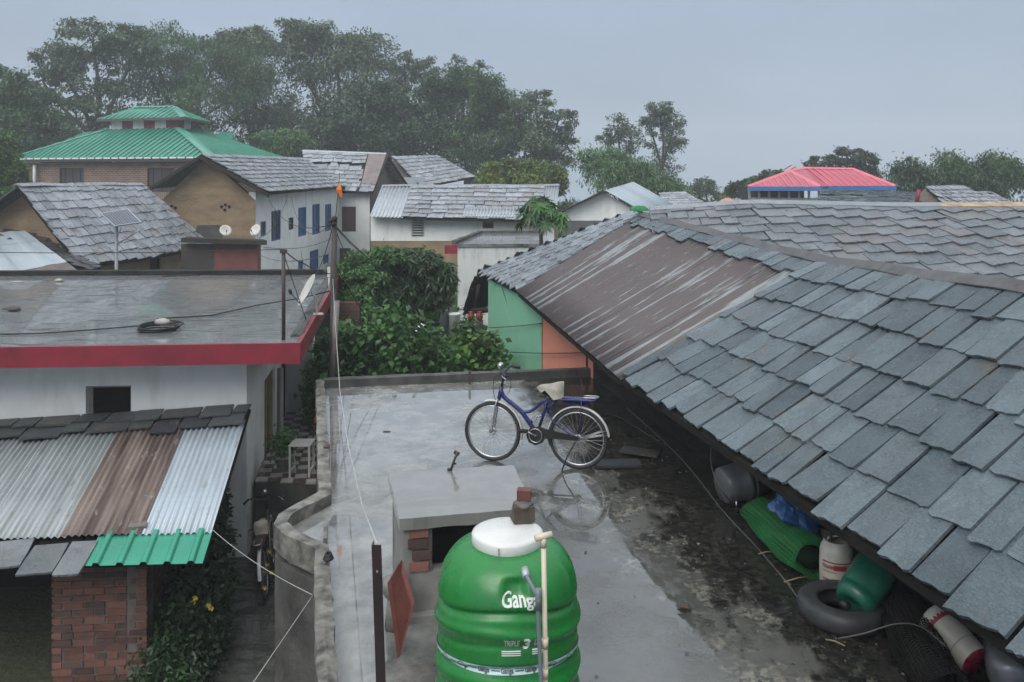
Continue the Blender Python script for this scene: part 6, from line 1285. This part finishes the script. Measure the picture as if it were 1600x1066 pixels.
mb = MB(); mb.lathe([(.035, 0), (.038, .02), (.038, .05), (.001, .052)], 16, axis_m(c2 - a_ * .09 + V((-.05, -.03, .02)), -a_)); mb.build('cap', M_black, gc); mb = MB(); mb.tube([c2 - a_ * .10 + V((.02, -.06, -.02)), c2 - a_ * .125 + V((.06, -.07, -.05)), c2 - a_ * .09 + V((.09, -.06, -.07))], .012, 7); mb.build('handle', M_gcan, gc)
# bucket with red base, metal can
c = G(1508, 1063, TZ) + V((0, 0, .13)); bk_ = thing('bucket', 'cream and red bucket lying at the lower right corner', 'bucket', c - UP * .13); a_ = V((-.28, .85, .30)).normalized(); mm = axis_m(c + V((.06, -.02, 0)), a_)
mb = MB(); mb.lathe([(.001, 0), (.10, 0), (.105, .01), (.125, .33), (.13, .34), (.13, .36), (.12, .36), (.10, .03), (.001, .03)], 28, mm); mb.build('body', M_tub, bk_)
mb = MB(); mb.lathe([(.001, -.004), (.099, -.004), (.104, .004)], 28, mm); mb.build('base', mk('crimson_plastic', (.25, .01, .04), rough=.3, bump=.03), bk_)
bandz(.27, .31, 0, 6.283, M_redp, bk_, .1235, m=mm); bandz(.10, .107, 0, 6.283, mk('grey_hoop', (.3, .3, .3)), bk_, .1128, m=mm)
c = G(1570, 1085, TZ) + V((.05, .05, .17)); a_ = V((.30, .75, .12)).normalized(); mm = axis_m(c - a_ * .2, a_); mb = MB(); mb.lathe([(.001, 0), (.08, .005), (.12, .03), (.135, .08), (.135, .42), (.001, .44)], 28, mm); mb.build('metal_can', mk('dull_steel', (.30, .31, .33), (.2, .21, .23), scale=8, rough=.4, metal=.5), None, c - UP * .15, ('dull silver cylinder at the lower right corner beside the bucket', 'can'))
# loose slates, twigs, leaf, wires on the terrace floor
lsg = 'loose slates on the terrace'
for k, (u, v, s, rz, lab) in enumerate(((1000, 727, .42, .3, 'long loose slate lying flat on the terrace'), (1030, 716, .34, -.2, 'shorter loose slate on top of the long one'))):
    o = bpy.data.objects.new('slate_piece', slate_meshes(M_slate_dark)[k]); COL.objects.link(o); o.location = G(u, v, TZ) + UP * (.01 + .02 * k); o.rotation_euler = (.02, .03 * k, R(80) + rz); o.scale = (.22, s + .1, 1.2); tag(o, lab, 'slate', lsg)
wire('cable', 'long thin cable lying along the dark terrace edge', smooth([G(980, 640, TZ) + UP * .02, G(1060, 715, TZ) + UP * .02, G(1130, 800, TZ) + UP * .01, G(1185, 860, TZ) + UP * .01, G(1235, 920, TZ) + UP * .01, G(1262, 962, TZ) + UP * .01]), .008, mk('grey_cable', (.09, .085, .08), (.06, .055, .05)))
wire('cable', 'wire drooping from the eave to the grey drum', smooth([P(1112, 690, 6.9), P(1112, 730, 7.0), P(1130, 770, 6.9), G(1160, 803, TZ) + UP * .02]), .006, mk('grey_cable', (.09, .085, .08)))
wire('cable', 'wire looping over tyre and black mesh', smooth([P(1310, 998, 5.0), P(1350, 990, 4.9), P(1400, 975, 4.85), P(1440, 980, 4.7), P(1478, 1010, 4.5)]), .005, mk('grey_cable', (.09, .085, .08)))
wire('cable', 'black wires sagging behind the bicycle towards the eave', smooth([G(905, 606, TZ) + UP * .25, P(925, 650, 8.9), G(960, 655, TZ) + UP * .05, P(1030, 690, 7.6)]), .007, M_black)
for k, (u, v, du, dv, lab) in enumerate(((1185, 868, 25, -2, 'thin straw lying beside the green netting'), (1225, 912, 45, -8, 'bamboo splinter in front of the green netting'), (1290, 1002, 30, 12, 'pale twig on the floor in front of the tyre'))):
    mb = MB(); a, b = G(u, v, TZ) + UP * .012, G(u + du, v + dv, TZ) + UP * .02; mb.tube([a, lerp(a, b, .5) + UP * .01, b], .006, 5); mb.build('twig', mk('straw', (.25, .2, .12)), None, a, (lab, 'twig'))
c = G(1070, 956, TZ) + UP * .012; mb = MB(); pts_ = [V((-.06, 0, .0)), V((-.03, .03, .02)), V((.02, .035, .025)), V((.055, .01, .0)), V((.03, -.025, .02)), V((-.02, -.025, .03))]; mb.prism([c + p for p in pts_], (0, 0, .004)); mb.build('dead_leaf', mk('brown_leaf', (.05, .03, .02), (.03, .02, .015)), None, c, ('curled brown leaf alone on the terrace floor', 'leaf'))
c = G(604, 0 + 676, TZ); mb = MB(); mb.prism([c + V((-.05, 0, .002)), c + V((.05, .01, .002)), c + V((.04, .03, .006)), c + V((-.03, .03, .006))], (0, 0, .008)); mb.build('leaf_scrap', mk('brown_leaf', (.05, .03, .02)), None, c, ('small dark scrap on the bright wet floor', 'scrap'))
rng = np.random.default_rng(12); n = 220; vv = rng.uniform(640, 1060, n); uu = 935 + (vv - 650) * 1.05 + rng.normal(0, 80, n) * (1 + (vv - 640) / 500)
C = np.array([list(G(float(a), float(b), TZ) + UP * .004) for a, b in zip(uu, vv) if 560 < a < 1500])
o = mesh_obj('litter', leaf_mesh('litter', C, .028, 1.6, .0, rng, .12), mk('litter_bits', (.07, .055, .04), (.14, .12, .095), scale=9)); tag(o, 'grit and leaf bits washed along the dark terrace edge', 'litter', kind='stuff')
# knotted string and wires at the alley parapet
k0 = P(513, 888, 6.0); k0.z = TZ + .17
mb = MB()
for i in range(4): mb.torus(.035 - .006 * i, .010, Matrix.Translation(k0 + UP * (.012 * i)) @ Matrix.Rotation(.3 * i, 4, 'X'), 18, 6)
mb.build('rope_knot', M_black, None, k0, ('black knotted cord on top of the parapet', 'cord'))
knot = P(489, 930, 5.9)
wire('cord', 'dark cord from the parapet knot down to the wire joint', smooth([k0, P(495, 905, 5.95), knot]), .009, mk('grey_cable', (.09, .085, .08)), cat='cord')
wire('rope', 'twisted white rope from the shed eave to the wire joint', [P(330, 826, 8.2), knot], .0035, M_rope, .05, cat='rope')
wire('rope', 'white string from the wire joint down to the bottom edge', [knot, P(392, 1072, 5.2)], .003, M_rope, 0, cat='rope')
mb = MB(); mb.tube([P(470, 868, 8.6), P(445, 960, 7.9)], .016, 6); mb.build('iron_rod', M_iron, None, P(445, 960, 7.9), ('thin iron rod leaning in the alley beside the parapet wall', 'rod'))
# porch things
c = G(468, 748, PZ); ch = thing('metal_stand', 'white slatted plastic stand on the tiled porch', 'stand', c, local=True)
for x in (-.15, .15):
    for y in (0, .3): mb = MB(); mb.box((x, y, .25), (.03, .03, .5)); mb.build('leg', M_white_plastic, ch)
for k in range(4): mb = MB(); mb.box((0, .0 + k * .1, .51), (.34, .05, .02)); mb.build('slat', M_white_plastic, ch)
for x in (-.15, .15): mb = MB(); mb.box((x, .15, .10), (.03, .3, .03)); mb.build('rail', M_white_plastic, ch)
a, b = G(480, 742, PZ), P(492, 664, 12.6); br = thing('broom', 'red-topped dark stick leaning on the porch parapet', 'stick', a)
mb = MB(); mb.tube([a, b], .012, 6); mb.build('handle', M_iron, br); mb = MB(); mb.tube([b, b + (b - a).normalized() * .22], .035, 8); mb.build('head', M_red, br)
# garden odds and ends
c = P(660, 520, 16.3); mb = MB(); mb.lathe([(.001, -.25), (.16, -.22), (.2, -.05), (.14, .12), (.06, .2), (.001, .21)], 16, Matrix.Translation(c), True, lambda r, z, a: r * (1 + .2 * math.sin(3 * a + z * 9))); mb.build('sack', M_white, None, c - UP * .25, ('white sack hanging under the mango tree', 'sack'))
for k, (u, v, lab, mt) in enumerate(((680, 485, 'dark blue bin by the weathered wall', mk('navy_bin', (.02, .03, .06))), (693, 486, 'pale ribbed bin right of the dark blue bin', mk('pale_bin', (.2, .24, .24))), (710, 492, 'white tub at the corner of the weathered block', M_white_old))):
    c = P(u, v + 8, 21.5); mb = MB(); mb.lathe([(.001, -.6), (.13, -.6), (.17, .15), (.18, .16), (.18, .19), (.15, .19), (.12, -.4), (.001, -.4)], 16, Matrix.Translation(c), True); mb.build('bin', mt, None, c - UP * .6, (lab, 'bin', 'bins in the garden'))
for k, (u, v, lab) in enumerate(((736, 494, 'red clay pot, left one below the slate overhang'), (749, 494, 'red clay pot, right one below the slate overhang'))):
    c = P(u, v, 17.6); mb = MB(); mb.lathe([(.001, -.1), (.06, -.1), (.085, -.02), (.08, .05), (.045, .08), (.06, .11), (.04, .11), (.001, .05)], 16, Matrix.Translation(c)); mb.build('clay_pot', mk('red_clay', (.22, .035, .025)), None, c - UP * .1, (lab, 'pot', 'clay pots'))
    mb = MB(); cs_ = c - UP * .101; mb.box((cs_.x, cs_.y, (cs_.z + GZ) / 2), (.18, .18, cs_.z - GZ)); mb.build('pot_plinth', M_conc_dark, None, V((cs_.x, cs_.y, GZ)), ('narrow plinth under the ' + ('left' if k == 0 else 'right') + ' red clay pot', 'plinth'))
# roof odds: peach tank, green cloth
c = P(1137, 322, 30); pk = thing('water_tank', 'small peach water tank on a far rooftop', 'tank', V((c.x, c.y, GZ))); mb = MB(); mb.lathe([(.001, 0), (.36, 0), (.38, .08), (.36, .18), (.24, .27), (.12, .3), (.12, .33), (.001, .34)], 24, Matrix.Translation(c)); mb.build('body', mk('peach_plastic', (.55, .24, .12), rough=.4), pk); mb = MB(); mb.box((c.x, c.y, (c.z + GZ) / 2 - .01), (.9, .9, c.z - GZ - .02)); mb.build('stand', M_conc_dark, pk)
c = UPR(.2) + V((-.05, .05, .07)); mb = MB(); mb.lathe([(.001, 0), (.16, .01), (.14, .06), (.08, .11), (.001, .12)], 14, Matrix.Translation(c), False, lambda r, z, a: r * (1 + .35 * math.sin(2 * a + 1) + .2 * math.sin(5 * a))); mb.build('cloth', mk('green_cloth', (.02, .22, .07), rough=.8), None, c, ('crumpled green cloth on the end of the ridge', 'cloth'))
